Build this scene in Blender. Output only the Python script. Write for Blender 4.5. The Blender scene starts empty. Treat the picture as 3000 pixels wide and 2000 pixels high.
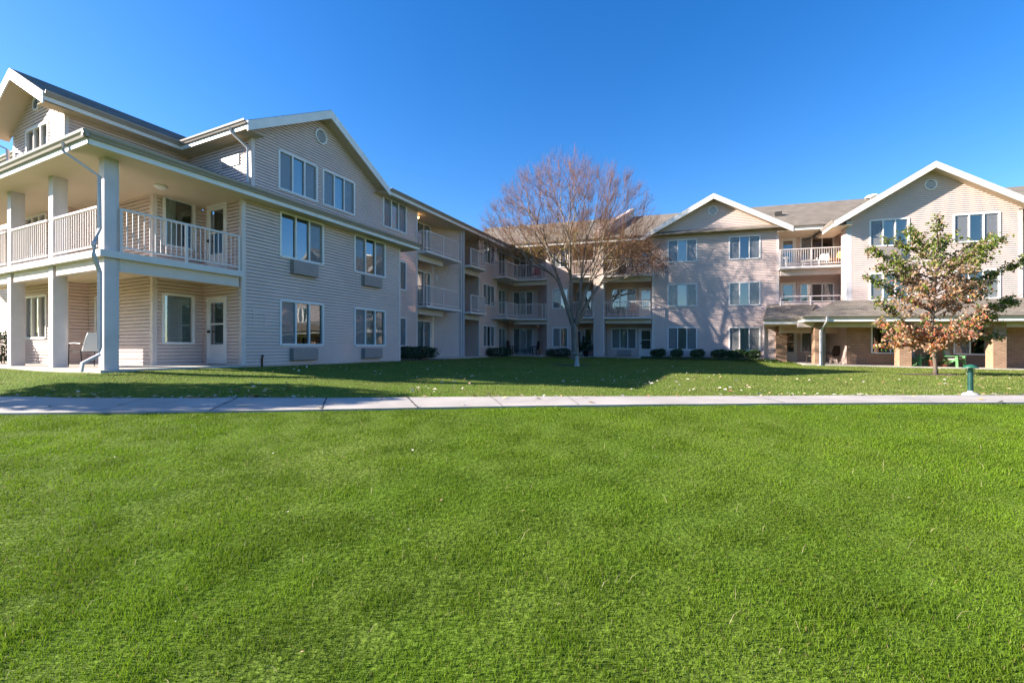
import bpy, math, random
import numpy as np
from math import radians, sin, cos, pi
random.seed(7)
RNG = np.random.default_rng(11)
C = bpy.context.scene.collection
SC = bpy.context.scene
EZ = 1.6                       # height of the eye; all heights below are given relative to it

# ---------------------------------------------------------------- camera, sky, sun, exposure
cam = bpy.data.cameras.new("camera")
cam.sensor_width = 36.0
cam.lens = 36.0 * 1300.0 / 3000.0
cam.shift_y = 20.0 / 3000.0
cam.clip_start = 0.05
cam.clip_end = 3000.0
camo = bpy.data.objects.new("camera", cam)
camo.location = (0, 0, EZ)
camo.rotation_euler = (radians(90), 0, 0)
C.objects.link(camo)
SC.camera = camo

SUN_AZ, SUN_EL = 268.5, 25.0
w = bpy.data.worlds.new("World")
SC.world = w
w.use_nodes = True
nt = w.node_tree
nt.nodes.clear()
sky = nt.nodes.new("ShaderNodeTexSky")
sky.sky_type = 'NISHITA'
sky.sun_disc = False
sky.sun_elevation = radians(SUN_EL)
sky.sun_rotation = radians(SUN_AZ)
sky.air_density = 1.0
sky.dust_density = 0.3
sky.ozone_density = 2.5
hsv = nt.nodes.new("ShaderNodeHueSaturation")
hsv.inputs['Saturation'].default_value = 1.38
hsv.inputs['Hue'].default_value = 0.510
bg = nt.nodes.new("ShaderNodeBackground")
bg.inputs['Strength'].default_value = 0.082
wo = nt.nodes.new("ShaderNodeOutputWorld")
nt.links.new(sky.outputs[0], hsv.inputs['Color'])
nt.links.new(hsv.outputs[0], bg.inputs['Color'])
nt.links.new(bg.outputs[0], wo.inputs['Surface'])

sun = bpy.data.lights.new("sun", 'SUN')
sun.energy = 5.0
sun.angle = radians(0.55)
sun.color = (1.0, 0.90, 0.785)
suno = bpy.data.objects.new("sun", sun)
C.objects.link(suno)
suno.rotation_euler = (radians(90 - SUN_EL), 0, radians(180 - SUN_AZ))
suno.location = (-30, 0, 30)
SC.view_settings.view_transform = 'Standard'
SC.view_settings.look = 'None'
SC.view_settings.gamma = 1.0
SC.view_settings.exposure = 1.75
SC.cycles.max_bounces = 8
SC.cycles.transparent_max_bounces = 16
SC.cycles.diffuse_bounces = 7
SC.cycles.caustics_reflective = False
SC.cycles.caustics_refractive = False

# ---------------------------------------------------------------- frames of the wings
class Fr:
    """A plan frame: s runs along the facade, o is the distance out of it, z the height."""
    def __init__(f, O, ang, fam=None):
        a = radians(ang)
        f.O = O; f.ang = ang
        f.u = (sin(a), cos(a)); f.n = (cos(a), -sin(a))
        f.fam = fam or f
        f.slope = None
    def w(f, s, o):
        return (f.O[0] + s * f.u[0] + o * f.n[0], f.O[1] + s * f.u[1] + o * f.n[1])
    def P(f, s, o, z):
        x, y = f.w(s, o)
        g = f.fam
        if g.slope:
            t = (x - g.O[0]) * g.u[0] + (y - g.O[1]) * g.u[1]
            z -= g.slope * (t + 15)
        return (x, y, z)
    def left(f, s):            # frame of a wall facing -u at s; its own s is the parent's o
        return Fr(f.w(s, 0), f.ang + 90, f.fam)
    def right(f, s):           # frame of a wall facing +u at s; its own s is minus the parent's o
        return Fr(f.w(s, 0), f.ang - 90, f.fam)
    def between(f, a, b):      # frame along the plan segment a -> b (given in this frame)
        A, B = f.w(*a), f.w(*b)
        g = Fr(A, math.degrees(math.atan2(B[0] - A[0], B[1] - A[1])), f.fam)
        g.len = math.hypot(B[0] - A[0], B[1] - A[1])
        return g
L = Fr((-7.52, 14.36), 25.5)
R = Fr((13.0, 28.73), 108.9)
R.slope = 0.015
BORG = (0.0, 32.0, -0.6)       # base of the building

# ---------------------------------------------------------------- materials
MATS = {}
def mat(name, col, rough=0.7, var=0.0, vscale=3.0, bump=0.0, bscale=40.0, metal=0.0, spec=0.4, col2=None, stretch=None):
    if name in MATS: return MATS[name]
    m = bpy.data.materials.new(name); m.use_nodes = True
    n = m.node_tree.nodes; l = m.node_tree.links
    b = n['Principled BSDF']
    b.inputs['Base Color'].default_value = (*col, 1)
    b.inputs['Roughness'].default_value = rough
    b.inputs['Metallic'].default_value = metal
    b.inputs['Specular IOR Level'].default_value = spec
    tc = n.new('ShaderNodeTexCoord'); out = tc.outputs['Object']
    if stretch:
        mp = n.new('ShaderNodeMapping'); mp.inputs['Scale'].default_value = stretch
        l.new(out, mp.inputs[0]); out = mp.outputs[0]
    if var > 0:
        t = n.new('ShaderNodeTexNoise'); t.inputs['Scale'].default_value = vscale; t.inputs['Detail'].default_value = 6
        t.inputs['Roughness'].default_value = 0.65
        l.new(out, t.inputs['Vector'])
        r = n.new('ShaderNodeValToRGB')
        c2 = col2 or tuple(c * (1 - var) for c in col)
        c1 = col if col2 else tuple(min(1, c * (1 + var * 0.6)) for c in col)
        r.color_ramp.elements[0].position = 0.3; r.color_ramp.elements[1].position = 0.7
        r.color_ramp.elements[0].color = (*c2, 1); r.color_ramp.elements[1].color = (*c1, 1)
        l.new(t.outputs[0], r.inputs[0]); l.new(r.outputs[0], b.inputs['Base Color'])
    if bump > 0:
        t2 = n.new('ShaderNodeTexNoise'); t2.inputs['Scale'].default_value = bscale; t2.inputs['Detail'].default_value = 4
        l.new(out, t2.inputs['Vector'])
        bp = n.new('ShaderNodeBump'); bp.inputs['Strength'].default_value = bump; bp.inputs['Distance'].default_value = 0.02
        l.new(t2.outputs[0], bp.inputs['Height']); l.new(bp.outputs[0], b.inputs['Normal'])
    MATS[name] = m
    return m

def brick_mat(name, c1, c2, mortar, bw, bh, ms, rough=0.9, bump=0.5, offset=0.5, noise=0.25, nscale=1.2, squash=1.0):
    m = bpy.data.materials.new(name); m.use_nodes = True
    n = m.node_tree.nodes; l = m.node_tree.links
    b = n['Principled BSDF']; b.inputs['Roughness'].default_value = rough
    b.inputs['Specular IOR Level'].default_value = 0.25
    uv = n.new('ShaderNodeUVMap'); uv.uv_map = 'UVMap'
    br = n.new('ShaderNodeTexBrick')
    br.offset = offset
    br.inputs['Color1'].default_value = (*c1, 1); br.inputs['Color2'].default_value = (*c2, 1)
    br.inputs['Mortar'].default_value = (*mortar, 1)
    br.inputs['Scale'].default_value = 1.0
    br.inputs['Mortar Size'].default_value = ms
    br.inputs['Brick Width'].default_value = bw; br.inputs['Row Height'].default_value = bh
    l.new(uv.outputs[0], br.inputs['Vector'])
    t = n.new('ShaderNodeTexNoise'); t.inputs['Scale'].default_value = nscale; t.inputs['Detail'].default_value = 8
    t.inputs['Roughness'].default_value = 0.7
    tc = n.new('ShaderNodeTexCoord'); l.new(tc.outputs['Object'], t.inputs['Vector'])
    mr = n.new('ShaderNodeMapRange'); mr.inputs['From Min'].default_value = 0.3; mr.inputs['From Max'].default_value = 0.7
    mr.inputs['To Min'].default_value = 1 - noise; mr.inputs['To Max'].default_value = 1 + noise
    l.new(t.outputs[0], mr.inputs['Value'])
    mx = n.new('ShaderNodeVectorMath'); mx.operation = 'SCALE'
    l.new(br.outputs['Color'], mx.inputs[0]); l.new(mr.outputs[0], mx.inputs['Scale'])
    l.new(mx.outputs[0], b.inputs['Base Color'])
    bp = n.new('ShaderNodeBump'); bp.inputs['Strength'].default_value = bump; bp.inputs['Distance'].default_value = 0.012
    bp.invert = True
    l.new(br.outputs['Fac'], bp.inputs['Height']); l.new(bp.outputs[0], b.inputs['Normal'])
    MATS[name] = m
    return m

def groove_mat(name, col, pitch, rough=0.6):
    """Vented soffit boards: fine grooves running along the boards' UV."""
    m = bpy.data.materials.new(name); m.use_nodes = True
    n = m.node_tree.nodes; l = m.node_tree.links
    b = n['Principled BSDF']; b.inputs['Roughness'].default_value = rough; b.inputs['Base Color'].default_value = (*col, 1)
    uv = n.new('ShaderNodeUVMap'); uv.uv_map = 'UVMap'
    wv = n.new('ShaderNodeTexWave'); wv.wave_type = 'BANDS'; wv.bands_direction = 'Y'; wv.wave_profile = 'SAW'
    wv.inputs['Scale'].default_value = 0.314 / pitch / 1.0
    l.new(uv.outputs[0], wv.inputs['Vector'])
    bp = n.new('ShaderNodeBump'); bp.inputs['Strength'].default_value = 0.8; bp.inputs['Distance'].default_value = 0.03
    l.new(wv.outputs['Fac'], bp.inputs['Height']); l.new(bp.outputs[0], b.inputs['Normal'])
    MATS[name] = m
    return m

def attr_mat(name, attr='Col', rough=0.6, trans=0.3, spec=0.3):
    m = bpy.data.materials.new(name); m.use_nodes = True
    n = m.node_tree.nodes; l = m.node_tree.links
    b = n['Principled BSDF']; out = n['Material Output']
    b.inputs['Roughness'].default_value = rough; b.inputs['Specular IOR Level'].default_value = spec
    a = n.new('ShaderNodeAttribute'); a.attribute_name = attr
    l.new(a.outputs['Color'], b.inputs['Base Color'])
    if trans > 0:
        t = n.new('ShaderNodeBsdfTranslucent'); l.new(a.outputs['Color'], t.inputs['Color'])
        mx = n.new('ShaderNodeMixShader'); mx.inputs[0].default_value = trans
        l.new(b.outputs[0], mx.inputs[1]); l.new(t.outputs[0], mx.inputs[2]); l.new(mx.outputs[0], out.inputs['Surface'])
    MATS[name] = m
    return m

SIDING = mat('vinyl_siding', (0.67, 0.528, 0.478), 0.55, 0.10, 0.7, 0.05, 60)
TRIM = mat('cream_trim', (0.66, 0.565, 0.52), 0.5, 0.05, 2)
WHITE = mat('white_paint', (0.76, 0.735, 0.71), 0.45, 0.09, 1.5)
GUTTER = mat('gutter_paint', (0.30, 0.26, 0.225), 0.35, 0.10, 2.5)
POST = mat('post_paint', (0.58, 0.54, 0.545), 0.5, 0.12, 1.5)
RAIL = mat('railing_paint', (0.68, 0.61, 0.575), 0.4)
DECKM = mat('deck_edge', (0.66, 0.62, 0.60), 0.55, 0.08, 2)
SOFFIT = groove_mat('soffit_boards', (0.62, 0.50, 0.36), 0.10)
CONC = mat('concrete', (0.50, 0.455, 0.39), 0.9, 0.18, 1.6, 0.15, 60)
SHINGLE = brick_mat('roof_shingles', (0.175, 0.15, 0.122), (0.235, 0.205, 0.168), (0.12, 0.10, 0.082), 0.32, 0.145, 0.016, 0.95, 0.8, 0.5, 0.24, 1.6)
BRICK = brick_mat('tan_brick', (0.41, 0.225, 0.135), (0.32, 0.165, 0.095), (0.36, 0.28, 0.21), 0.235, 0.085, 0.013, 0.9, 0.6, 0.5, 0.14, 3.0)
ACM = mat('ac_cover', (0.31, 0.27, 0.255), 0.45, 0.08, 3)
ROOM = mat('dim_room', (0.11, 0.105, 0.10), 0.95)
SCREEN = None
CURT = mat('pale_curtain', (0.66, 0.69, 0.67), 0.9)
BLIND = mat('window_blind', (0.74, 0.76, 0.74), 0.7)
BLACK = mat('black_metal', (0.02, 0.02, 0.022), 0.45)
BARK = mat('grey_bark', (0.25, 0.20, 0.155), 0.95, 0.45, 7, 0.5, 25, stretch=(1, 1, 0.25))
TWIG = mat('twigs', (0.23, 0.120, 0.070), 0.9)
BARK2 = mat('young_bark', (0.13, 0.10, 0.078), 0.95, 0.4, 12, 0.4, 40, stretch=(1, 1, 0.3))
LEAFM = attr_mat('leaf', 'Col', 0.5, 0.42)
GRASSM = attr_mat('grass_blade', 'Col', 0.55, 0.40, 0.18)
SHRUBM = attr_mat('shrub_leaf', 'Col', 0.35, 0.15, 0.5)
FALLEN = attr_mat('fallen_leaf', 'Col', 0.8, 0.1)
GREENP = mat('green_plastic', (0.085, 0.26, 0.085), 0.4)
CUSH = mat('tan_cushion', (0.42, 0.36, 0.29), 0.9, 0.1, 8)
TERRA = mat('terracotta', (0.34, 0.115, 0.065), 0.8, 0.15, 6)
BROWN = mat('brown_wicker', (0.075, 0.042, 0.028), 0.7, 0.25, 20)
TEALP = mat('green_lamp_paint', (0.012, 0.060, 0.050), 0.4, 0.2, 6)
STONE = mat('pale_cast_stone', (0.42, 0.41, 0.39), 0.85, 0.15, 6, 0.2, 50)
SLING = mat('white_sling', (0.74, 0.72, 0.69), 0.8)
DOME = mat('white_vent_dome', (0.85, 0.85, 0.85), 0.35)
PURPLE = mat('purple_petals', (0.42, 0.32, 0.55), 0.8)
REDM = mat('red_fabric', (0.36, 0.04, 0.05), 0.8)
ORANGE = mat('orange_wood', (0.45, 0.20, 0.06), 0.6)
DARKSOIL = mat('mulch', (0.085, 0.055, 0.040), 1.0, 0.4, 20, 0.6, 60)

def glass_mat():
    m = bpy.data.materials.new('window_glass'); m.use_nodes = True
    n = m.node_tree.nodes; l = m.node_tree.links; n.remove(n['Principled BSDF'])
    out = n['Material Output']
    fr = n.new('ShaderNodeFresnel'); fr.inputs['IOR'].default_value = 1.55
    mr = n.new('ShaderNodeMapRange'); mr.inputs['To Min'].default_value = 0.17; mr.inputs['To Max'].default_value = 0.95
    l.new(fr.outputs[0], mr.inputs['Value'])
    tr = n.new('ShaderNodeBsdfTransparent'); tr.inputs['Color'].default_value = (0.66, 0.74, 0.74, 1)
    gl = n.new('ShaderNodeBsdfGlossy'); gl.inputs['Roughness'].default_value = 0.015; gl.inputs['Color'].default_value = (0.95, 0.98, 1, 1)
    nz = n.new('ShaderNodeTexNoise'); nz.inputs['Scale'].default_value = 0.9
    bp = n.new('ShaderNodeBump'); bp.inputs['Strength'].default_value = 0.05; bp.inputs['Distance'].default_value = 0.05
    tc = n.new('ShaderNodeTexCoord'); l.new(tc.outputs['Object'], nz.inputs['Vector'])
    l.new(nz.outputs[0], bp.inputs['Height']); l.new(bp.outputs[0], gl.inputs['Normal'])
    mx = n.new('ShaderNodeMixShader')
    l.new(mr.outputs[0], mx.inputs[0]); l.new(tr.outputs[0], mx.inputs[1]); l.new(gl.outputs[0], mx.inputs[2])
    l.new(mx.outputs[0], out.inputs['Surface'])
    return m
GLASS = glass_mat()
def screen_mat():
    m = bpy.data.materials.new('insect_screen'); m.use_nodes = True
    n = m.node_tree.nodes; l = m.node_tree.links; n.remove(n['Principled BSDF'])
    tr = n.new('ShaderNodeBsdfTransparent'); df = n.new('ShaderNodeBsdfDiffuse'); df.inputs['Color'].default_value = (0.36, 0.36, 0.37, 1)
    mx = n.new('ShaderNodeMixShader'); mx.inputs[0].default_value = 0.45
    l.new(tr.outputs[0], mx.inputs[1]); l.new(df.outputs[0], mx.inputs[2]); l.new(mx.outputs[0], n['Material Output'].inputs['Surface'])
    return m
SCREEN = screen_mat()

# ---------------------------------------------------------------- mesh builder
class MB:
    def __init__(s): s.v = []; s.f = []; s.mi = []; s.smooth = False
    def poly(s, pts, mi=0):
        b = len(s.v); s.v.extend(pts); s.f.append(tuple(range(b, b + len(pts)))); s.mi.append(mi)
    def hexa(s, p, mi=0):      # p: 4 bottom points ccw seen from above, then 4 top points
        b = len(s.v); s.v.extend(p)
        for q in ((3, 2, 1, 0), (4, 5, 6, 7), (0, 1, 5, 4), (1, 2, 6, 5), (2, 3, 7, 6), (3, 0, 4, 7)):
            s.f.append(tuple(b + i for i in q)); s.mi.append(mi)
    def fbox(s, fr, s0, s1, o0, o1, z0, z1, mi=0):
        q = [(s0, o1), (s1, o1), (s1, o0), (s0, o0)]
        s.hexa([fr.P(a, b, z0) for a, b in q] + [fr.P(a, b, z1) for a, b in q], mi)
    def box(s, x0, x1, y0, y1, z0, z1, mi=0):
        q = [(x0, y0), (x1, y0), (x1, y1), (x0, y1)]
        s.hexa([(a, b, z0) for a, b in q] + [(a, b, z1) for a, b in q], mi)
    def loft(s, rings, mi=0, close=True, caps=True):
        b = len(s.v); n = len(rings[0])
        for r in rings: s.v.extend(r)
        for i in range(len(rings) - 1):
            for j in range(n if close else n - 1):
                k = (j + 1) % n
                s.f.append((b + i * n + j, b + i * n + k, b + (i + 1) * n + k, b + (i + 1) * n + j)); s.mi.append(mi)
        if caps and close:
            s.f.append(tuple(b + j for j in range(n - 1, -1, -1))); s.mi.append(mi)
            e = b + (len(rings) - 1) * n
            s.f.append(tuple(e + j for j in range(n))); s.mi.append(mi)
    def tube(s, pts, rad, n=6, mi=0, flat=None):
        P = [np.array(p, float) for p in pts]
        R_ = rad if hasattr(rad, '__len__') else [rad] * len(P)
        rings = []
        ref = np.array((0.0, 0.0, 1.0))
        for i, p in enumerate(P):
            d = P[min(i + 1, len(P) - 1)] - P[max(i - 1, 0)]
            d = d / (np.linalg.norm(d) + 1e-9)
            a = np.cross(d, ref)
            if np.linalg.norm(a) < 0.15: a = np.cross(d, np.array((0.0, 1.0, 0.0)))
            a /= np.linalg.norm(a); c = np.cross(d, a)
            off = pi / n if n == 4 else 0
            k1, k2 = flat or (1, 1)
            rings.append([tuple(p + R_[i] * (k1 * cos(2 * pi * j / n + off) * a + k2 * sin(2 * pi * j / n + off) * c)) for j in range(n)])
        s.loft(rings, mi)
    def lathe(s, cx, cy, prof, n=16, mi=0):
        rings = [[(cx + r * cos(2 * pi * j / n), cy + r * sin(2 * pi * j / n), z) for j in range(n)] for r, z in prof]
        s.loft(rings, mi)
    def build(s, name, mats, parent=None, org=BORG, smooth=False):
        me = bpy.data.meshes.new(name)
        V = np.array(s.v, float) - np.array(org, float)
        me.from_pydata(V.tolist(), [], s.f)
        for m in (mats if isinstance(mats, (list, tuple)) else [mats]): me.materials.append(m)
        if any(s.mi): me.polygons.foreach_set('material_index', s.mi)
        if smooth: me.polygons.foreach_set('use_smooth', [True] * len(s.f))
        uv = me.uv_layers.new(name='UVMap')
        data = []
        for p in me.polygons:
            nx, ny, nz = p.normal
            h = math.hypot(nx, ny)
            if h < 0.02: t = (cos(radians(25)), sin(radians(25)), 0); b = (-t[1], t[0], 0)
            else:
                t = (-ny / h, nx / h, 0)
                b = (ny * t[2] - nz * t[1], nz * t[0] - nx * t[2], nx * t[1] - ny * t[0])
            for vi in p.vertices:
                c = V[vi] + np.array(org)
                data += [c[0] * t[0] + c[1] * t[1], c[0] * b[0] + c[1] * b[1] + c[2] * b[2]]
        uv.data.foreach_set('uv', data)
        me.update()
        o = bpy.data.objects.new(name, me); C.objects.link(o)
        if parent: o.parent = parent
        else: o.location = (org[0], org[1], org[2] + EZ)
        return o

def tag(o, label=None, cat=None, group=None, kind=None):
    if label: o['label'] = label
    if cat: o['category'] = cat
    if group: o['group'] = group
    if kind: o['kind'] = kind
    return o
def empty(name, x, y, z, rz=0.0):
    o = bpy.data.objects.new(name, None); C.objects.link(o)
    o.location = (x, y, z + EZ); o.rotation_euler = (0, 0, rz); o.empty_display_size = 0.3
    return o
Z0 = (0, 0, 0)

# ---------------------------------------------------------------- building helpers
COURSE = 0.104
GRF = 0.77
ZB = -0.62
def siding(fr, s0, s1, o, z0, z1, holes=(), gable=None, mb=None, proud=0.024):
    """Lapped vinyl siding: each course leans out to a lip that overhangs a groove.
    holes are window openings; gable=(s_left, s_right, apex_s, apex_z) closes the top above z1."""
    mb = mb or MB()
    zt = gable[3] if gable else z1
    lev = [z0]
    k = math.floor((z0 - ZB) / COURSE)
    while ZB + k * COURSE < zt - 1e-4:
        for zz in (ZB + k * COURSE, ZB + (k + GRF) * COURSE):
            if z0 + 1e-4 < zz < zt - 1e-4: lev.append(zz)
        k += 1
    lev.append(zt)
    for h in holes: lev += [h[2], h[3]]
    if gable: lev.append(z1)
    lev = sorted(set(round(x, 4) for x in lev if z0 - 1e-4 <= x <= zt + 1e-4))
    cuts = sorted(set([s0, s1] + [x for h in holes for x in (h[0], h[1])]))
    def rng(z):
        if gable and z > z1 + 1e-5:
            t = (z - z1) / (gable[3] - z1)
            return gable[0] + (gable[2] - gable[0]) * t, gable[1] + (gable[2] - gable[1]) * t
        return s0, s1
    for i in range(len(lev) - 1):
        za, zb = lev[i], lev[i + 1]
        if zb - za < 2e-4: continue
        kk = math.floor((za + zb) / 2 / COURSE - ZB / COURSE)
        zk = ZB + kk * COURSE
        zm = (za + zb) / 2
        groove = (zm - zk) / COURSE > GRF
        if groove: oa = ob = o - 0.026
        else:
            oa = o + proud * (1 - .62 * (za - zk) / COURSE); ob = o + proud * (1 - .62 * (zb - zk) / COURSE)
        isl = abs(za - zk) < 1e-3
        if gable and za >= z1 - 1e-5:
            a0, a1 = rng(za + 1e-4); b0, b1 = rng(zb)
            mb.poly([fr.P(a0, oa, za), fr.P(a1, oa, za), fr.P(b1, ob, zb), fr.P(b0, ob, zb)])
            if isl: mb.poly([fr.P(a0, o - .026, za), fr.P(a1, o - .026, za), fr.P(a1, oa, za), fr.P(a0, oa, za)])
            continue
        for j in range(len(cuts) - 1):
            c0, c1 = cuts[j], cuts[j + 1]
            cm = (c0 + c1) / 2
            if any(h[0] < cm < h[1] and h[2] < zm < h[3] for h in holes): continue
            mb.poly([fr.P(c0, oa, za), fr.P(c1, oa, za), fr.P(c1, ob, zb), fr.P(c0, ob, zb)])
            if isl: mb.poly([fr.P(c0, o - .026, za), fr.P(c1, o - .026, za), fr.P(c1, oa, za), fr.P(c0, oa, za)])
    return mb

ROOT = empty('apartment_building', BORG[0], BORG[1], BORG[2])
tag(ROOT, 'three-storey beige-sided apartment building with white balconies wrapping round the lawn', 'building')

def wall(fr, s0, s1, o, z0, z1, holes=(), gable=None, label=None):
    w_ = siding(fr, s0, s1, o, z0, z1, holes, gable).build('wall', SIDING, ROOT)
    if label: w_['label'] = label
    return w_
def trim(fr, s0, s1, o0, o1, z0, z1, m=None):
    b = MB(); b.fbox(fr, s0, s1, o0, o1, z0, z1)
    return b.build('corner_trim', m or TRIM, ROOT)

def window(fr, s0, s1, z0, z1, o=0.0, lites=3, cov='nbn', scr='101', fcol=None):
    """Sliding window: white frame, panes, insect screens, blinds or curtains and the dim room behind."""
    m = MB(); W = 0.055
    f0, f1 = o - 0.07, o + 0.042
    m.fbox(fr, s0 - 0.02, s0 + W, f0, f1, z0, z1); m.fbox(fr, s1 - W, s1 + 0.02, f0, f1, z0, z1)
    m.fbox(fr, s0 + W, s1 - W, f0, f1 - 0.003, z1 - W, z1 + 0.02); m.fbox(fr, s0 + W, s1 - W, f0, f1 + 0.012, z0 - 0.02, z0 + W)
    inner = (s1 - s0 - 2 * W) / lites
    xs = [s0 + W + i * inner for i in range(lites + 1)]
    for i in range(1, lites): m.fbox(fr, xs[i] - 0.028, xs[i] + 0.028, f0, f1 - 0.012, z0 + W, z1 - W)
    root = m.build('window', fcol or WHITE, ROOT)
    g = MB()
    for i in range(lites):
        a, b = xs[i], xs[i + 1]
        g.poly([fr.P(a, o - 0.03, z0 + W), fr.P(b, o - 0.03, z0 + W), fr.P(b, o - 0.03, z1 - W), fr.P(a, o - 0.03, z1 - W)])
    g.build('pane', GLASS, root)
    g = MB()
    for i in range(lites):
        if i < len(scr) and scr[i] == '1':
            a, b = xs[i], xs[i + 1]
            g.poly([fr.P(a, o - 0.004, z0 + W), fr.P(b, o - 0.004, z0 + W), fr.P(b, o - 0.004, z1 - W), fr.P(a, o - 0.004, z1 - W)])
    if g.f: g.build('insect_screen', SCREEN, root)
    bl, cu = MB(), MB()
    for i in range(lites):
        c = cov[i] if i < len(cov) else 'n'
        a, b = xs[i], xs[i + 1]
        if c in 'bB':
            zlo = z0 + W if c == 'b' else z0 + (z1 - z0) * 0.5
            n = max(8, int((z1 - W - zlo) / 0.05))
            for q in range(n):
                za = zlo + (z1 - W - zlo) * q / n; zb = za + 0.042
                bl.poly([fr.P(a, o - 0.115, za), fr.P(b, o - 0.115, za), fr.P(b, o - 0.088, zb), fr.P(a, o - 0.088, zb)])
        elif c in 'clr':
            if c == 'l': b = a + (b - a) * 0.45
            if c == 'r': a = b - (b - a) * 0.45
            n = max(6, int((b - a) / 0.022))
            for q in range(n):
                sa, sb = a + (b - a) * q / n, a + (b - a) * (q + 1) / n
                oa = o - 0.13 + 0.022 * sin(q * 1.35); ob = o - 0.13 + 0.022 * sin((q + 1) * 1.35)
                cu.poly([fr.P(sa, oa, z0), fr.P(sb, ob, z0), fr.P(sb, ob, z1), fr.P(sa, oa, z1)])
    if bl.f: bl.build('blind', BLIND, root)
    if cu.f: cu.build('curtain', CURT, root)
    r = MB(); a, b, zb, zt, on, of = s0, s1, z0, z1, o - 0.07, o - 1.3
    e = 0.12
    r.poly([fr.P(a - e, of, zb - e), fr.P(b + e, of, zb - e), fr.P(b + e, of, zt + e), fr.P(a - e, of, zt + e)])
    r.poly([fr.P(a, on, zb), fr.P(b, on, zb), fr.P(b + e, of, zb - e), fr.P(a - e, of, zb - e)])
    r.poly([fr.P(a, on, zt), fr.P(b, on, zt), fr.P(b + e, of, zt + e), fr.P(a - e, of, zt + e)])
    r.poly([fr.P(a, on, zb), fr.P(a, on, zt), fr.P(a - e, of, zt + e), fr.P(a - e, of, zb - e)])
    r.poly([fr.P(b, on, zb), fr.P(b, on, zt), fr.P(b + e, of, zt + e), fr.P(b + e, of, zb - e)])
    r.build('room', ROOM, root)
    return root

def door(fr, s0, s1, z0, z1, o=0.0, style='storm'):
    m = MB(); W = 0.07
    m.fbox(fr, s0 - W, s0, o - 0.06, o + 0.03, z0, z1); m.fbox(fr, s1, s1 + W, o - 0.06, o + 0.03, z0, z1)
    m.fbox(fr, s0 - W, s1 + W, o - 0.06, o + 0.033, z1, z1 + W)
    d = 0.015; h = z1 - z0
    st = 0.11
    zp = z0 + h * 0.30
    m.fbox(fr, s0, s0 + st, o - 0.05, o + d, z0, z1); m.fbox(fr, s1 - st, s1, o - 0.05, o + d, z0, z1)
    m.fbox(fr, s0 + st, s1 - st, o - 0.05, o + d - 0.003, z0, zp); m.fbox(fr, s0 + st, s1 - st, o - 0.05, o + d - 0.003, z1 - st, z1)
    zm = z0 + h * 0.615
    m.fbox(fr, s0 + st, s1 - st, o - 0.05, o + d - 0.004, zm - 0.025, zm + 0.025)
    root = m.build('door', WHITE, ROOT)
    g = MB()
    for a, b in ((zp, zm - 0.025), (zm + 0.025, z1 - st)):
        g.poly([fr.P(s0 + st, o - 0.01, a), fr.P(s1 - st, o - 0.01, a), fr.P(s1 - st, o - 0.01, b), fr.P(s0 + st, o - 0.01, b)])
    g.build('pane', GLASS, root)
    k = MB(); k.fbox(fr, s0 + 0.03, s0 + 0.09, o + d, o + d + 0.05, z0 + h * 0.48, z0 + h * 0.52)
    k.fbox(fr, s0 + 0.03, s0 + 0.17, o + d + 0.05, o + d + 0.07, z0 + h * 0.49, z0 + h * 0.51)
    k.build('handle', BLACK, root)
    r = MB(); of = o - 0.16
    r.poly([fr.P(s0, of, z0), fr.P(s1, of, z0), fr.P(s1, of, z1), fr.P(s0, of, z1)])
    r.fbox(fr, s0 + 0.25, s1 - 0.25, of + 0.002, of + 0.02, zp, z1 - 0.2)
    r.build('inner_door', mat('inner_door', (0.20, 0.20, 0.19), 0.6), root)
    return root

def ac_unit(fr, s0, s1, z0, z1, o=0.0):
    m = MB(); m.fbox(fr, s0, s1, o, o + 0.16, z0, z1)
    m.fbox(fr, s0 - 0.025, s1 + 0.025, o, o + 0.03, z0 - 0.03, z1 + 0.02)
    u = m.build('air_conditioner', ACM, ROOT)
    g = MB(); n = 7
    for i in range(n):
        z = z0 + 0.05 + (z1 - z0 - 0.1) * i / (n - 1)
        g.fbox(fr, s0 + 0.04, s1 - 0.04, o + 0.16, o + 0.166, z - 0.008, z + 0.008)
    g.build('grille', ACM, u)
    return u

def vent(fr, s, z, r, o):
    m = MB(); n = 28
    def ring(rr, oo): return [fr.P(s + rr * cos(2 * pi * j / n), oo, z + rr * sin(2 * pi * j / n)) for j in range(n)]
    m.loft([ring(r, o), ring(r, o + 0.06), ring(r * 0.80, o + 0.06), ring(r * 0.80, o + 0.025)], caps=False)
    v = m.build('gable_vent', WHITE, ROOT)
    b = MB(); b.poly(ring(r * 0.82, o + 0.02)); b.build('backing', mat('vent_dark', (0.10, 0.09, 0.09), 0.9), v)
    l = MB()
    for i in range(7):
        zz = -0.8 + 1.6 * (i + 0.5) / 7
        h = math.sqrt(max(0.0, 0.64 - (zz * 0.8) ** 2)) * r
        zc = z + zz * r * 0.8
        l.poly([fr.P(s - h, o + 0.05, zc - 0.02), fr.P(s + h, o + 0.05, zc - 0.02), fr.P(s + h, o + 0.03, zc + 0.018), fr.P(s - h, o + 0.03, zc + 0.018)])
    l.build('louvre', WHITE, v)

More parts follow.
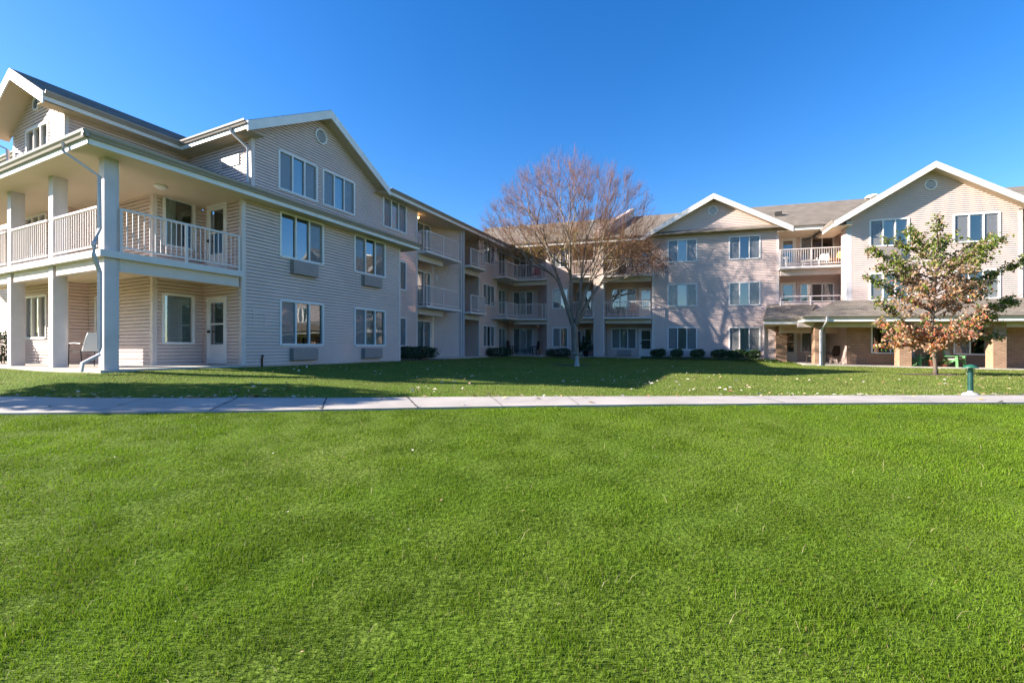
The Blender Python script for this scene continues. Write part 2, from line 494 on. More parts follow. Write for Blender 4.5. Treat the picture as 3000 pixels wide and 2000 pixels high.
def rail_run(m, fr, a, b, zd, top=1.06, first=True, last=True, mid=0, low=0.13, step=0.115, bal=True):
    """One straight run of railing from plan point a to b on a deck at height zd."""
    ax, bx = a, b
    n = math.hypot(b[0] - a[0], b[1] - a[1])
    def pt(t): return (a[0] + (b[0] - a[0]) * t, a[1] + (b[1] - a[1]) * t)
    dx, dy = (b[0] - a[0]) / n, (b[1] - a[1]) / n
    def bar(t0, t1, hw, z0, z1):
        p, q = pt(t0), pt(t1)
        px, py = -dy * hw, dx * hw
        c = [(p[0] - px, p[1] - py), (q[0] - px, q[1] - py), (q[0] + px, q[1] + py), (p[0] + px, p[1] + py)]
        P_ = [fr.P(x, y, z0) for x, y in c] + [fr.P(x, y, z1) for x, y in c]
        # keep outward winding whatever the direction of travel
        m.hexa(P_)
    bar(0, 1, 0.032, zd + top - 0.05, zd + top)
    bar(0, 1, 0.02, zd + low - 0.02, zd + low + 0.02)
    if bal:
        k = max(2, int(n / step))
        for i in range(1, k):
            t = i / k; e = 0.009 / n
            bar(t - e, t + e, 0.009, zd + low + 0.02, zd + top - 0.05)
    posts = [0] * first + [1] * last + [(i + 1) / (mid + 1) for i in range(mid)]
    for t in posts:
        e = 0.028 / n
        bar(max(0, t - e) if t else -e, t + e, 0.028, zd + 0.0, zd + top - 0.01)

def balcony(fr, poly, zt, thick=0.13, runs=(), beam=None, label=None, raildz=None):
    """A deck slab (plan polygon ccw seen from outside below), its railing and the boxed beam under it."""
    m = MB()
    top = [fr.P(s, o, zt) for s, o in poly]; bot = [fr.P(s, o, zt - thick) for s, o in poly]
    m.poly(top); m.poly(bot[::-1])
    n = len(poly)
    for i in range(n):
        j = (i + 1) % n
        m.poly([bot[i], bot[j], top[j], top[i]])
    root = m.build('balcony', DECKM, ROOT)
    if label: root['label'] = label
    if runs:
        r = MB()
        for q in runs: rail_run(r, fr, *q[0], zt, **q[1])
        r.build('railing', RAIL, root)
    if beam:
        b = MB()
        for (s0, s1, o0, o1, z0, z1) in beam:
            b.fbox(fr, s0, s1, o0, o1, z0, z1)
        b.build('beam', TRIM, root)
    return root

def downspout(fr, path, w=0.05):
    m = MB(); m.tube([fr.P(*p) for p in path], w * 1.25, 4, flat=(1.0, 0.75))
    return m.build('downspout', POST, ROOT)

PROF = [(0.0, -0.015), (0.055, -0.015), (0.07, 0.03), (0.105, 0.07), (0.115, 0.125), (0.10, 0.125), (0.085, 0.08), (0.0, 0.04)]
def gutter(fr, p, q, zb, parent, out=(0, 1)):
    """K-style gutter hung on the fascia from plan point p to q."""
    m = MB()
    rings = []
    for a in (p, q): rings.append([fr.P(a[0] + out[0] * d, a[1] + out[1] * d, zb + h) for d, h in PROF])
    m.loft(rings)
    return m.build('gutter', GUTTER, parent)
def roof(polys, label=None, th=0.05):
    """Shingled slopes given as lists of world points (upper side, ccw from above)."""
    m = MB()
    for p in polys:
        m.poly(p)
        lo = [(a, b, c - th) for a, b, c in p]
        m.poly(lo[::-1])
        for i in range(len(p)):
            j = (i + 1) % len(p); m.poly([lo[i], lo[j], p[j], p[i]])
    r = m.build('roof', SHINGLE, ROOT)
    if label: r['label'] = label
    return r
def board(fr, a, b, h, t, parent, name='fascia', m_=None, out=None):
    """A board whose upper edge runs from a to b (s,o,z), h deep and t thick in direction out (ds,do)."""
    m = MB()
    P_ = []
    for dz in (-h, 0):
        for q, k in ((a, 1), (b, 1), (b, 0), (a, 0)):
            P_.append(fr.P(q[0] + out[0] * t * k, q[1] + out[1] * t * k, q[2] + dz))
    m.hexa(P_)
    return m.build(name, m_ or WHITE, parent)
def slab(fr, pts, z, th, name, m_, parent):
    m = MB(); top = [fr.P(s, o, z + th) for s, o in pts]; bot = [fr.P(s, o, z) for s, o in pts]
    m.poly(top); m.poly(bot[::-1])
    for i in range(len(pts)):
        j = (i + 1) % len(pts); m.poly([bot[i], bot[j], top[j], top[i]])
    return m.build(name, m_, parent)

def gable_roof(fr, sc, half, apex, pitch, o_front, o_back, wall_o, overhang_o, label=None, front=True, left_gut=True, right_gut=True, vent_r=None):
    """Gable with its ridge along -o: two slopes, white rake boards, soffits under the rakes, eave fascia and gutters."""
    ze = apex - half * pitch
    P = fr.P
    r = roof([[P(sc - half, o_front, ze), P(sc, o_front, apex), P(sc, o_back, apex), P(sc - half, o_back, ze)][::-1],
              [P(sc, o_front, apex), P(sc + half, o_front, ze), P(sc + half, o_back, ze), P(sc, o_back, apex)][::-1]], label)
    d = 0.30
    m = MB()
    for sg in (-1, 1):
        a, b = (sc + sg * half, ze), (sc, apex)
        P_ = []
        for o in (o_front + 0.035, o_front - 0.005):
            P_ += [P(a[0], o, a[1] - 0.055 - d), P(b[0], o, b[1] - 0.055 - d), P(b[0], o, b[1] - 0.02), P(a[0], o, a[1] - 0.02)]
        q = P_
        m.hexa([q[0], q[1], q[5], q[4], q[3], q[2], q[6], q[7]])
    m.build('rake_board', WHITE, r)
    s_ = MB()
    for sg in (-1, 1):
        a, b = (sc + sg * half, ze - d), (sc, apex - d)
        s_.poly([P(a[0], o_front - 0.005, a[1]), P(b[0], o_front - 0.005, b[1]), P(b[0], wall_o - 0.02, b[1]), P(a[0], wall_o - 0.02, a[1])])
    s_.build('soffit', SOFFIT, r)
    return r

# ---------------------------------------------------------------- the left wing
F1, F2, F3 = (0.10, 1.58), (2.97, 4.44), (5.90, 7.36)
GZ = -1.0
# main two-storey front wall
hs = [(0.0, 1.72, *F1), (3.2, 4.94, *F1), (0.0, 1.72, *F2), (3.2, 4.94, *F2)]
wall(L, -1.16, 5.82, 0, GZ, 4.5, hs)
window(L, 0.0, 1.72, *F2, cov='nnn', scr='001'); window(L, 3.2, 4.94, *F2, cov='nnn')
window(L, 0.0, 1.72, *F1, cov='BBB', scr='100'); window(L, 3.2, 4.94, *F1, cov='bcc', scr='100')
for a, b, z0, z1 in ((0.4, 1.38, 2.48, 2.92), (3.6, 4.6, 2.5, 2.9), (0.38, 1.37, -0.39, 0.0), (3.6, 4.61, -0.39, 0.0)): ac_unit(L, a, b, z0, z1, 0.018)
trim(L, -1.27, -1.14, -0.12, 0.022, GZ, 4.5); trim(L, 5.80, 5.93, -0.12, 0.022, GZ, 4.5)
m = MB()
for a, b in ((-0.92, -0.86), (-0.55, -0.49)): m.fbox(L, a, b, 0.0, 0.022, 0.62, 1.16)
m.fbox(L, -0.86, -0.55, 0.0, 0.021, 0.62, 0.67); m.fbox(L, -0.86, -0.55, 0.0, 0.021, 1.11, 1.16)
m.build('access_panel', SIDING, ROOT)
m = MB(); m.tube([L.P(-0.62, 0.05, -0.28), L.P(-0.62, 0.05, -0.20)], 0.03, 8); m.tube([L.P(-0.62, 0.04, -0.6), L.P(-0.62, 0.04, -0.24)], 0.018, 6)
m.fbox(L, -.66, -.59, 0.024, 0.027, -.56, -.29)
m.build('wall_pipe', mat('rusty_iron', (0.12, 0.045, 0.02), 0.8, 0.4, 20), ROOT)
# right end of the protruding part
wall(L.right(5.92), 0.0, 1.9, 0, GZ, 4.5)
# set-back wall to the right of it, all storeys
hs = [(8.02, 8.66, *F1), (8.02, 8.66, *F2)]
wall(L, 5.9, 9.52, -1.9, GZ, 5.6, hs)
window(L, 8.02, 8.66, *F1, o=-1.9, lites=1, cov='n', scr='1'); window(L, 8.02, 8.66, *F2, o=-1.9, lites=1, cov='n', scr='1')
# third storey with the gable
hs = [(1.37, 3.09, *F3), (3.37, 5.11, *F3), (6.95, 8.68, *F3)]
AP = 9.66
wall(L, 0.44, 9.52, -1.9, 5.6, 7.45, hs)
siding(L, 0.44, 6.3, -1.9, 7.45, 7.451, (), (0.07, 6.65, 3.36, 9.36)).build('wall', SIDING, ROOT)
window(L, 1.37, 3.09, *F3, o=-1.9, cov='bbb'); window(L, 3.37, 5.11, *F3, o=-1.9, cov='ccc'); window(L, 6.95, 8.68, *F3, o=-1.9, cov='ncn')
trim(L, 0.32, 0.45, -2.02, -1.878, 5.5, 7.4); trim(L, 9.50, 9.63, -2.02, -1.878, GZ, 7.45)
vent(L, 3.27, 8.63, 0.30, -1.89)
# left side of the third-storey block, in shade under its eave
LS = L.left(0.34)
wall(LS, -5.7, -2.0, 0, 5.5, 7.5, [(-3.5, -2.52, 6.52, 6.88)])
m = MB(); m.fbox(LS, -3.5, -2.52, -0.08, 0.05, 6.52, 6.88); m.build('air_conditioner', ACM, ROOT)
# porch: recessed walls
PW = [(-2.39, -1.54, 0.13, 1.62)]
wall(L, -2.55, -1.28, -1.9, GZ, 2.2, PW); wall(L, -2.55, -1.28, -1.9, 2.2, 4.5, [(-2.37, -1.52, 3.02, 4.48)])
window(L, -2.39, -1.54, 0.13, 1.62, o=-1.9, lites=1, cov='b', scr='0'); window(L, -2.37, -1.52, 3.02, 4.48, o=-1.9, lites=1, cov='l', scr='0')
D1 = L.left(-1.26)
wall(D1, -1.9, -0.1, 0, GZ, 4.5, [(-1.62, -0.72, -0.5, 1.53), (-1.62, -0.72, 2.3, 4.40)])
door(D1, -1.60, -0.74, -0.48, 1.52); door(D1, -1.60, -0.74, 2.3, 4.38)
D2 = L.left(-2.63)
wall(D2, -5.7, -2.0, 0, GZ, 2.2, [(-5.15, -3.74, 0.16, 1.64)]); wall(D2, -5.7, -2.0, 0, 2.2, 4.5, [(-5.15, -3.74, 3.02, 4.46)])
window(D2, -5.15, -3.74, 0.16, 1.64, lites=2, cov='bn', scr='01'); window(D2, -5.15, -3.74, 3.02, 4.46, lites=2, cov='nn', scr='10')
trim(L, -2.65, -2.53, -2.02, -1.87, GZ, 4.5)
wall(L, -3.2, -2.63, -5.7, GZ, 4.5)
D3 = L.left(-3.2)
wall(D3, -9.35, -5.8, 0, GZ, 2.2, [(-8.54, -6.9, 0.32, 1.74)]); wall(D3, -9.35, -5.8, 0, 2.2, 4.6, [(-8.54, -6.9, 3.05, 4.42)])
window(D3, -8.54, -6.9, 0.32, 1.74, cov='nbB', scr='100'); window(D3, -8.54, -6.9, 3.05, 4.42, cov='nnn', scr='010')
wall(D3, -9.45, -5.8, 0, 4.6, 7.4, [(-8.41, -6.74, *F3)], (-9.79, -5.35, -7.57, 8.63))
window(D3, -8.41, -6.74, *F3, cov='nnc', scr='000')
trim(L, -3.22, -3.10, -5.82, -5.678, GZ, 7.4); trim(L, -3.22, -3.10, -9.5, -9.37, 4.6, 7.4)
vent(D3, -7.57, 8.10, 0.24, 0.01)
wall(L, -3.12, 0.4, -5.7, 4.5, 7.45)
# building going on to the left, out of the frame
D4 = L.left(-2.4)
wall(D4, -17.0, -9.45, 0, GZ, 6.9)
wall(L, -3.2, -2.4, -9.46, GZ, 6.9)
# porch slab and deck
PATIO = MB()
q = [(-4.62, 0.12), (-1.2, 0.12), (-1.2, -1.95), (-2.6, -1.95), (-2.6, -5.75), (-3.15, -5.75), (-3.15, -14), (-4.62, -14)]
PATIO.poly([L.P(s, o, -0.50) for s, o in q]); PATIO.poly([L.P(s, o, -0.9) for s, o in q][::-1])
for i in range(len(q)):
    a, b = q[i], q[(i + 1) % len(q)]
    PATIO.poly([L.P(*a, -0.9), L.P(*b, -0.9), L.P(*b, -0.50), L.P(*a, -0.50)])
tag(PATIO.build('porch_floor', CONC, None, L.P(-3, -1, -0.9)), kind='structure')
runs = [(((-4.18, -0.02), (-1.32, -0.02)), dict(mid=1, last=True)),
        (((-4.5, -0.3), (-4.5, -2.55)), dict(first=False, last=False)),
        (((-4.5, -2.9), (-4.5, -5.15)), dict(first=False, last=False)),
        (((-4.5, -5.5), (-4.5, -7.75)), dict(first=False, last=False)),
        (((-4.5, -8.1), (-4.5, -10.3)), dict(first=False, last=False))]
balcony(L, [(-4.62, 0.1), (-1.27, 0.1), (-1.27, -1.9), (-2.63, -1.9), (-2.63, -5.7), (-3.2, -5.7), (-3.2, -14), (-4.62, -14)], 2.28, 0.16, runs,
        [(-4.2, -1.3, -0.22, -0.05, 1.83, 2.12), (-4.48, -4.30, -2.5, -0.35, 1.86, 2.12), (-4.48, -4.30, -5.1, -2.95, 1.86, 2.12), (-4.48, -4.30, -7.7, -5.55, 1.86, 2.12)],
        'corner porch deck with railings on two sides')
slab(L, [(-4.45, -0.2), (-1.28, -0.2), (-1.28, -1.89), (-2.64, -1.89), (-2.64, -5.69), (-3.21, -5.69), (-3.21, -14), (-4.45, -14)], 2.10, 0.015, 'porch_ceiling', SOFFIT, ROOT)
for oc in (-0.15, -2.75, -5.35, -7.95, -10.55):
    for z0, z1 in ((-0.6, 2.11), (2.285, 4.46)):
        m = MB(); m.fbox(L, -4.50, -4.27, oc - 0.12, oc + 0.13, z0, z1)
        m.fbox(L, -4.28, -4.20, oc - 0.09, oc + 0.09, z0, z1)
        p = m.build('porch_post', POST, ROOT)
# skirt roof over the second storey
k = 0.40; ZE = 4.70
P = L.P
fz = lambda o: ZE + k * (0.5 - o)
lz = lambda s: ZE + k * (s + 5.0)
rs = roof([[P(-5, .5, ZE), P(6.7, .5, ZE), P(6.7, -1.95, fz(-1.95)), P(0.3, -1.95, fz(-1.95)), P(0.36, -4.86, fz(-4.86))],
           [P(-5, .5, ZE), P(0.36, -4.86, lz(0.36)), P(0.36, -5.75, lz(0.36)), P(-3.1, -5.75, lz(-3.1)), P(-3.1, -18, lz(-3.1)), P(-5, -18, ZE)]], 'low skirt roof wrapping round the porch corner')
board(L, (-5.0, .5, ZE - .03), (6.7, .5, ZE - .03), 0.22, 0.03, rs, out=(0, -1))
board(L, (-5.0, .5, ZE - .03), (-5.0, -18, ZE - .03), 0.22, 0.03, rs, out=(1, 0))
board(L, (6.7, .5, ZE - .03), (6.7, -1.9, fz(-1.9) - .03), 0.22, 0.03, rs, out=(-1, 0))
gutter(L, (-5.1, .5), (6.7, .5), ZE - .11, rs); gutter(L, (-5.0, .6), (-5.0, -18), ZE - .11, rs, out=(-1, 0))
slab(L, [(-4.97, .47), (6.67, .47), (6.67, -1.88), (-1.2, -1.88), (-2.6, -1.88), (-2.6, -5.68), (-3.18, -5.68), (-3.18, -18), (-4.97, -18)], 4.45, 0.015, 'soffit', SOFFIT, rs)
# front-block gable roof
gable_roof(L, 3.36, 3.51, AP, 0.58, -1.4, -9.5, -1.9, 0.5, 'gable roof over the three-storey front block')
g = MB()
rb_ = bpy.context.scene.objects
e1 = AP - 3.51 * 0.58
rr = roof([[P(6.6, -1.4, e1), P(24.5, -1.4, e1), P(24.5, -7.2, e1 + 5.8 * .5), P(6.6, -7.2, e1 + 5.8 * .5)], [P(6.6, -7.2, e1 + 5.8 * .5), P(24.5, -7.2, e1 + 5.8 * .5), P(24.5, -13, e1), P(6.6, -13, e1)]], 'long roof slope of the left wing')
board(L, (6.87, -1.4, e1 - .03), (20.6, -1.4, e1 - .03), 0.24, 0.03, rr, out=(0, -1))
gutter(L, (6.87, -1.4), (20.5, -1.4), e1 - .11, rr)
slab(L, [(6.3, -1.43), (21.5, -1.43), (21.5, -5.0), (6.3, -5.0)], e1 - .28, 0.015, 'soffit', SOFFIT, rr)
board(L, (-.15, -1.4, e1 - .03), (-.15, -5.2, e1 - .03), 0.24, 0.03, rr, out=(1, 0)); gutter(L, (-.15, -1.4), (-.15, -5.3), e1 - .11, rr, out=(-1, 0))
slab(L, [(-.12, -1.43), (0.5, -1.43), (0.5, -5.7), (-.12, -5.7)], e1 - .28, 0.015, 'soffit', SOFFIT, rr)
# small left gable (ridge along u)
G2 = L.left(-3.83)          # its s is o, its o grows towards -u
gable_roof(G2, -7.57, 2.37, 8.93, 0.555, 0.0, -5.2, -0.63, 0.6, 'steep small gable roof on the left')
e2 = 8.93 - 2.37 * .555
board(L, (-3.83, -5.2, e2 - .03), (0.2, -5.2, e2 - .03), 0.22, 0.03, rr, out=(0, -1)); gutter(L, (-3.83, -5.2), (-0.15, -5.2), e2 - .11, rr)
slab(L, [(-3.8, -5.23), (0.5, -5.23), (0.5, -5.75), (-3.8, -5.75)], e2 - .26, 0.015, 'soffit', SOFFIT, rr)
r5 = roof([[P(-2.9, -9.6, 7.15), P(2, -9.6, 9.2), P(2, -18, 9.2), P(-2.9, -18, 7.15)][::-1]], 'far left roof')
board(L, (-2.9, -9.45, 7.12), (-2.9, -18, 7.12), 0.22, 0.03, r5, out=(1, 0)); gutter(L, (-2.9, -9.45), (-2.9, -18), 7.04, r5, out=(-1, 0))
# downspouts
downspout(L, [(-5.06, -0.42, 4.62), (-5.06, -0.42, 4.42), (-4.60, 0.02, 3.95), (-4.60, 0.02, 2.75), (-4.74, 0.12, 2.35), (-4.74, 0.12, 2.1), (-4.60, 0.03, 1.75), (-4.60, 0.03, 0.02), (-4.62, 0.04, -0.15), (-4.95, 0.15, -0.33), (-4.98, 0.16, -0.52)], 0.040)
downspout(L, [(-.19, -2.2, 7.55), (-.19, -2.2, 7.38), (.24, -1.96, 6.95), (.24, -1.96, 5.75)], 0.045)
downspout(L, [(-3.7, -10.0, 7.2), (-3.35, -9.5, 6.9), (-3.30, -9.5, 5.6)], 0.045)
downspout(L, [(14.07, -1.72, 7.5), (14.07, -1.72, -0.6)], 0.055)

# balconies in the long left wing
HB = -2.95
wall(L, 9.6, 12.55, HB, GZ, 7.5, [(10.9, 12.25, -0.45, 1.62), (10.9, 12.25, 2.33, 4.5), (10.9, 12.25, 5.25, 7.3)])
window(L, 10.9, 12.25, -0.45, 1.62, o=HB, lites=2, cov='cn', scr='01'); window(L, 10.9, 12.25, 2.33, 4.5, o=HB, lites=2, cov='cn', scr='01'); window(L, 10.9, 12.25, 5.25, 7.3, o=HB, lites=2, cov='rn', scr='01')
fin = L.between((12.55, HB), (13.88, -1.92))
wall(fin, 0, fin.len, 0, GZ, 7.5)
trim(L, 13.86, 14.16, -2.02, -1.80, GZ, 7.5, POST)
wall(L.right(9.62), 1.9, 2.95, 0, GZ, 7.5)
wall(L, 14.1, 16.3, -3.4, GZ, 7.5)
wall(L.left(16.38), -3.4, -1.95, 0, GZ, 7.5)
trim(L, 16.28, 16.42, -2.02, -1.878, GZ, 7.45)
hs = [(16.79, 18.52, *F1), (16.79, 18.52, *F2), (16.79, 18.52, *F3)]
wall(L, 16.4, 18.8, -1.9, GZ, 7.45, hs)
window(L, 16.79, 18.52, *F1, o=-1.9, cov='nnn'); window(L, 16.79, 18.52, *F2, o=-1.9, cov='ncn'); window(L, 16.79, 18.52, *F3, o=-1.9, cov='ccn', scr='001')
trim(L, 18.78, 18.92, -2.02, -1.878, GZ, 7.45)
for zt in (2.30, 5.22):
    balcony(L, [(9.58, -1.24), (12.95, -1.24), (13.2, -2.2), (12.5, -2.94), (9.64, -2.94)], zt, 0.13,
            [(((9.64, -1.30), (12.72, -1.30)), dict(mid=1)), (((9.64, -1.9), (9.64, -1.30)), dict(first=False, last=False))],
            [(9.66, 12.0, -2.02, -1.86, zt - 0.45, zt - 0.14)])
    balcony(L, [(14.14, -1.24), (16.1, -1.24), (16.3, -1.9), (16.3, -3.3), (14.14, -3.3)], zt, 0.13,
            [(((14.2, -1.30), (16.0, -1.30)), dict(mid=1)), (((16.0, -1.30), (16.05, -1.9)), dict(first=False, last=False))],
            [(14.2, 16.2, -2.02, -1.86, zt - 0.45, zt - 0.14)])

# ---------------------------------------------------------------- the corner bay between the wings
P = R.P
wall(R, -14.65, -12.17, -1.6, GZ, 7.45, [(-14.2, -12.56, -0.4, 1.58), (-14.2, -12.56, 2.6, 4.44), (-14.2, -12.56, 5.5, 7.36)])
window(R, -14.2, -12.56, -0.4, 1.58, o=-1.6, cov='ncc', scr='100'); window(R, -14.2, -12.56, 2.6, 4.44, o=-1.6, cov='ncn'); window(R, -14.2, -12.56, 5.5, 7.36, o=-1.6, cov='rnn')
sp = R.between((-12.17, -1.6), (-11.02, 0.0)); wall(sp, 0, sp.len, 0, GZ, 7.45)
wall(L, 18.9, 21.75, -2.33, GZ, 7.45, [(19.95, 21.15, -0.4, 1.54), (19.95, 21.15, 2.6, 4.42), (19.95, 21.15, 5.5, 7.34)])
for z0, z1 in ((-0.4, 1.54), (2.6, 4.42), (5.5, 7.34)): window(L, 19.95, 21.15, z0, z1, o=-2.33, lites=2, cov='nc' if z0 < 0 else 'nn', scr='10')
for zt in (2.22, 5.10):
    # plan given in the right-hand frame: P1 at the left wall, P2, P3 the inner corner, P4 the right wall
    def toR(s, o):
        x, y = L.w(s, o); dx, dy = x - R.O[0], y - R.O[1]
        return (dx * R.u[0] + dy * R.u[1], dx * R.n[0] + dy * R.n[1])
    p1, p2, p3, p4 = toR(18.15, -1.88), toR(18.2, -0.80), (-13.22, 0.32), (-11.05, 0.32)
    w1, w2 = toR(18.9, -2.3), (-14.5, -1.55)
    balcony(R, [toR(18.1, -1.88), toR(18.12, -0.72), (-13.15, 0.40), (-11.0, 0.40), (-11.0, 0.0), (-12.15, -1.58), w2, w1], zt, 0.13,
            [((p1, p2), dict(first=True)), ((p2, p3), dict(first=False)), ((p3, p4), dict(first=False, mid=0)), (((-11.3, 0.32), p4), dict(bal=False, last=False))],
            [(-13.6, -11.05, -0.18, 0.0, zt - 0.42, zt - 0.14)], 'angled balcony in the inner corner')
# F wall
hs = [(-10.63, -9.5, 0.15, 1.56), (-10.63, -9.5, 2.94, 4.37), (-10.63, -9.5, 5.88, 7.30)]
wall(R, -10.92, -9.3, 0, GZ, 7.5, hs)
for h in hs: window(R, *h[:2], *h[2:], o=0, lites=2, cov='nn' if h[2] > 2 else 'nr', scr='10')
trim(R, -11.04, -10.90, -0.12, 0.022, GZ, 7.5); trim(R, -9.33, -9.19, -0.12, 0.022, GZ, 7.5)
# E recess
wall(R, -9.3, -7.5, -1.6, GZ, 7.5, [(-8.57, -8.04, 0.1, 1.56), (-8.57, -8.04, 2.95, 4.40), (-9.2, -8.82, -0.45, 1.4), (-9.2, -8.82, 2.3, 4.3)])
for z0, z1 in ((0.1, 1.56), (2.95, 4.40)): window(R, -8.57, -8.04, z0, z1, o=-1.6, lites=1, cov='n', scr='0')
for z0, z1 in ((-0.45, 1.4), (2.3, 4.3)): window(R, -9.2, -8.82, z0, z1, o=-1.6, lites=1, cov='n', scr='0')
wall(R.right(-9.2), 0.05, 1.6, 0, GZ, 7.5); wall(R.left(-7.6), -1.6, 0.3, 0, GZ, 7.5)
for zt in (2.30, 5.18):
    balcony(R, [(-9.22, 0.4), (-7.62, 0.4), (-7.62, -1.58), (-9.18, -1.58)], zt, 0.13, [(((-9.15, 0.32), (-7.66, 0.32)), dict(first=True, last=True))], [(-9.15, -7.65, -0.18, 0.0, zt - 0.42, zt - 0.14)])
# pier
wall(R, -7.6, -7.16, 0.3, GZ, 8.3); trim(R, -7.18, -6.97, -0.2, 0.322, GZ, 8.3); trim(R, -7.63, -7.58, -0.2, 0.322, GZ, 8.3)
downspout(R, [(-6.92, 0.45, 7.5), (-6.92, 0.45, -0.25), (-7.0, 0.5, -0.38), (-7.5, 0.55, -0.42)], 0.05)
# D recess
wall(R.right(-6.96), -0.3, 1.62, 0, GZ, 7.5)
wd = [(-6.61, -4.87, *F1), (-6.61, -4.87, *F2), (-6.61, -4.87, *F3)]
dd = [(-4.64, -3.78, -0.48, 1.55), (-4.64, -3.78, 2.35, 4.42), (-4.64, -3.78, 5.25, 7.3)]
wall(R, -6.98, -3.6, -1.62, GZ, 7.5, wd + dd)
window(R, -6.61, -4.87, *F1, o=-1.62, cov='ccn'); window(R, -6.61, -4.87, *F2, o=-1.62, cov='nnn', scr='001'); window(R, -6.61, -4.87, *F3, o=-1.62, cov='nnn')
for d in dd: door(R, d[0] + 0.02, d[1] - 0.02, d[2], d[3] - 0.02, o=-1.62)
ac_unit(R, -6.2, -5.25, -0.38, 0.0, -1.6)
wall(R.left(-3.7), -1.62, 0.0, 0, GZ, 7.5)
for zt in (2.27, 5.13):
    balcony(R, [(-6.95, 0.5), (-3.78, 0.5), (-3.78, -1.6), (-6.95, -1.6)], zt, 0.13,
            [(((-6.9, 0.42), (-3.88, 0.42)), dict(mid=1)), (((-3.88, 0.42), (-3.88, 0.03)), dict(first=False, last=False))],
            [(-6.9, -3.8, -0.18, 0.0, zt - 0.42, zt - 0.14)])
# A gable wall
wa = [(-2.75, -0.95, *F) for F in (F1, F2, F3)] + [(0.95, 2.72, *F) for F in (F1, F2, F3)]
wall(R, -3.62, 3.64, 0, GZ, 7.5, wa)
siding(R, -3.75, 3.75, 0, 7.5, 7.501, (), (-4.22, 4.22, 0.0, 9.80)).build('wall', SIDING, ROOT)
for h, cv in zip(wa, ('bbb', 'nbn', 'ncn', 'ccc', 'bbn', 'nnr')): window(R, *h, o=0, cov=cv)
trim(R, -3.76, -3.60, -0.12, 0.022, GZ, 7.5); trim(R, 3.62, 3.76, -0.12, 0.022, GZ, 7.5)
vent(R, 0.0, 9.12, 0.30, 0.01)
gable_roof(R, 0.0, 4.4, 10.10, 0.545, 0.5, -5.5, 0.0, 0.5, 'wide gable roof in the middle')
wall(R.right(3.75), 0.0, 1.6, 0, GZ, 7.5)
downspout(R, [(2.95, 0.06, 1.65), (2.95, 0.06, -0.5)], 0.05)
# C recess
wc = [(5.29, 7.11, *F2), (5.29, 7.11, F3[0], 7.44)]
dc = [(4.2, 5.0, 2.35, 4.50), (4.2, 5.0, 5.25, 7.36)]
wall(R, 3.7, 7.42, -1.56, 2.2, 7.6, wc + dc)
window(R, *wc[0], o=-1.56, cov='nnr', scr='001'); window(R, *wc[1], o=-1.56, cov='nnn', scr='100')
for d in dc: door(R, d[0] + 0.02, d[1] - 0.02, d[2], d[3] - 0.02, o=-1.56)
wall(R.left(7.39), -1.56, 1.9, 0, GZ, 7.6)
balcony(R, [(3.65, 0.78), (7.0, 0.78), (7.0, -1.54), (3.78, -1.54)], 5.20, 0.13, [(((3.69, 0.7), (6.9, 0.7)), dict(mid=1)), (((3.69, 0.7), (3.72, 0.03)), dict(first=False, last=False))],
        [(3.8, 6.95, 0.0, 0.18, 4.74, 5.06)])
balcony(R, [(3.80, 0.66), (7.0, 0.66), (7.0, -1.54), (3.80, -1.54)], 2.30, 0.13, [(((3.69, 0.7), (6.8, 0.7)), dict(mid=1, low=0.80, bal=False, top=1.13))])
siding(R, 3.82, 7.2, 0.66, 1.2, 3.05).build('wall', SIDING, ROOT); trim(R, 3.64, 3.84, 0.5, 0.70, 1.2, 3.08)
# B gable wall
wb = [(7.70, 9.45, *F3), (11.33, 13.2, *F3), (7.70, 9.45, *F2), (11.33, 13.2, *F2)]
wall(R, 6.85, 13.92, 1.95, 1.8, 7.45, wb)
siding(R, 6.7, 14.05, 1.95, 7.45, 7.451, (), (6.56, 14.14, 10.35, 9.80)).build('wall', SIDING, ROOT)
window(R, *wb[0], o=1.95, cov='nbb', scr='100'); window(R, *wb[1], o=1.95, cov='nbn'); window(R, *wb[2], o=1.95, cov='ncr', scr='100'); window(R, *wb[3], o=1.95, cov='bbb', scr='001')
trim(R, 6.62, 6.88, 1.75, 1.972, 2.6, 7.4, POST); trim(R, 13.9, 14.08, 1.83, 1.972, 1.8, 7.4)
wall(R.left(6.64), 1.2, 1.8, 0, 1.8, 7.4)
wall(R.right(14.06), -1.95, 4.0, 0, GZ, 7.4)
vent(R, 10.37, 9.04, 0.28, 1.96)
ac_unit(R, 8.08, 9.05, 5.36, 5.76, 1.97)
gable_roof(R, 10.35, 4.45, 10.10, 0.62, 2.5, -5.5, 1.95, 0.5, 'broad gable roof on the right')
# main roof of the right wing
zr = 7.70; ks = 0.545
r6 = roof([[P(-17.5, .5, zr), P(24, .5, zr), P(24, -4.5, zr + 5 * ks), P(-17.5, -4.5, zr + 5 * ks)], [P(-17.5, -4.5, zr + 5 * ks), P(24, -4.5, zr + 5 * ks), P(24, -9.5, zr), P(-17.5, -9.5, zr)]], 'long brown shingle roof behind the gables')
board(R, (-13.3, .5, zr - .03), (-4.4, .5, zr - .03), 0.26, 0.03, r6, out=(0, -1)); board(R, (4.35, .5, zr - .03), (5.95, .5, zr - .03), 0.26, 0.03, r6, out=(0, -1))
gutter(R, (-13.3, .5), (-4.35, .5), zr - .11, r6); gutter(R, (4.4, .5), (5.95, .5), zr - .11, r6)
slab(R, [(-17, .47), (-3.6, .47), (-3.6, -1.7), (-17, -1.7)], zr - .29, 0.015, 'soffit', SOFFIT, r6)
slab(R, [(3.6, .47), (7.4, .47), (7.4, -1.6), (3.6, -1.6)], zr - .29, 0.015, 'soffit', SOFFIT, r6)
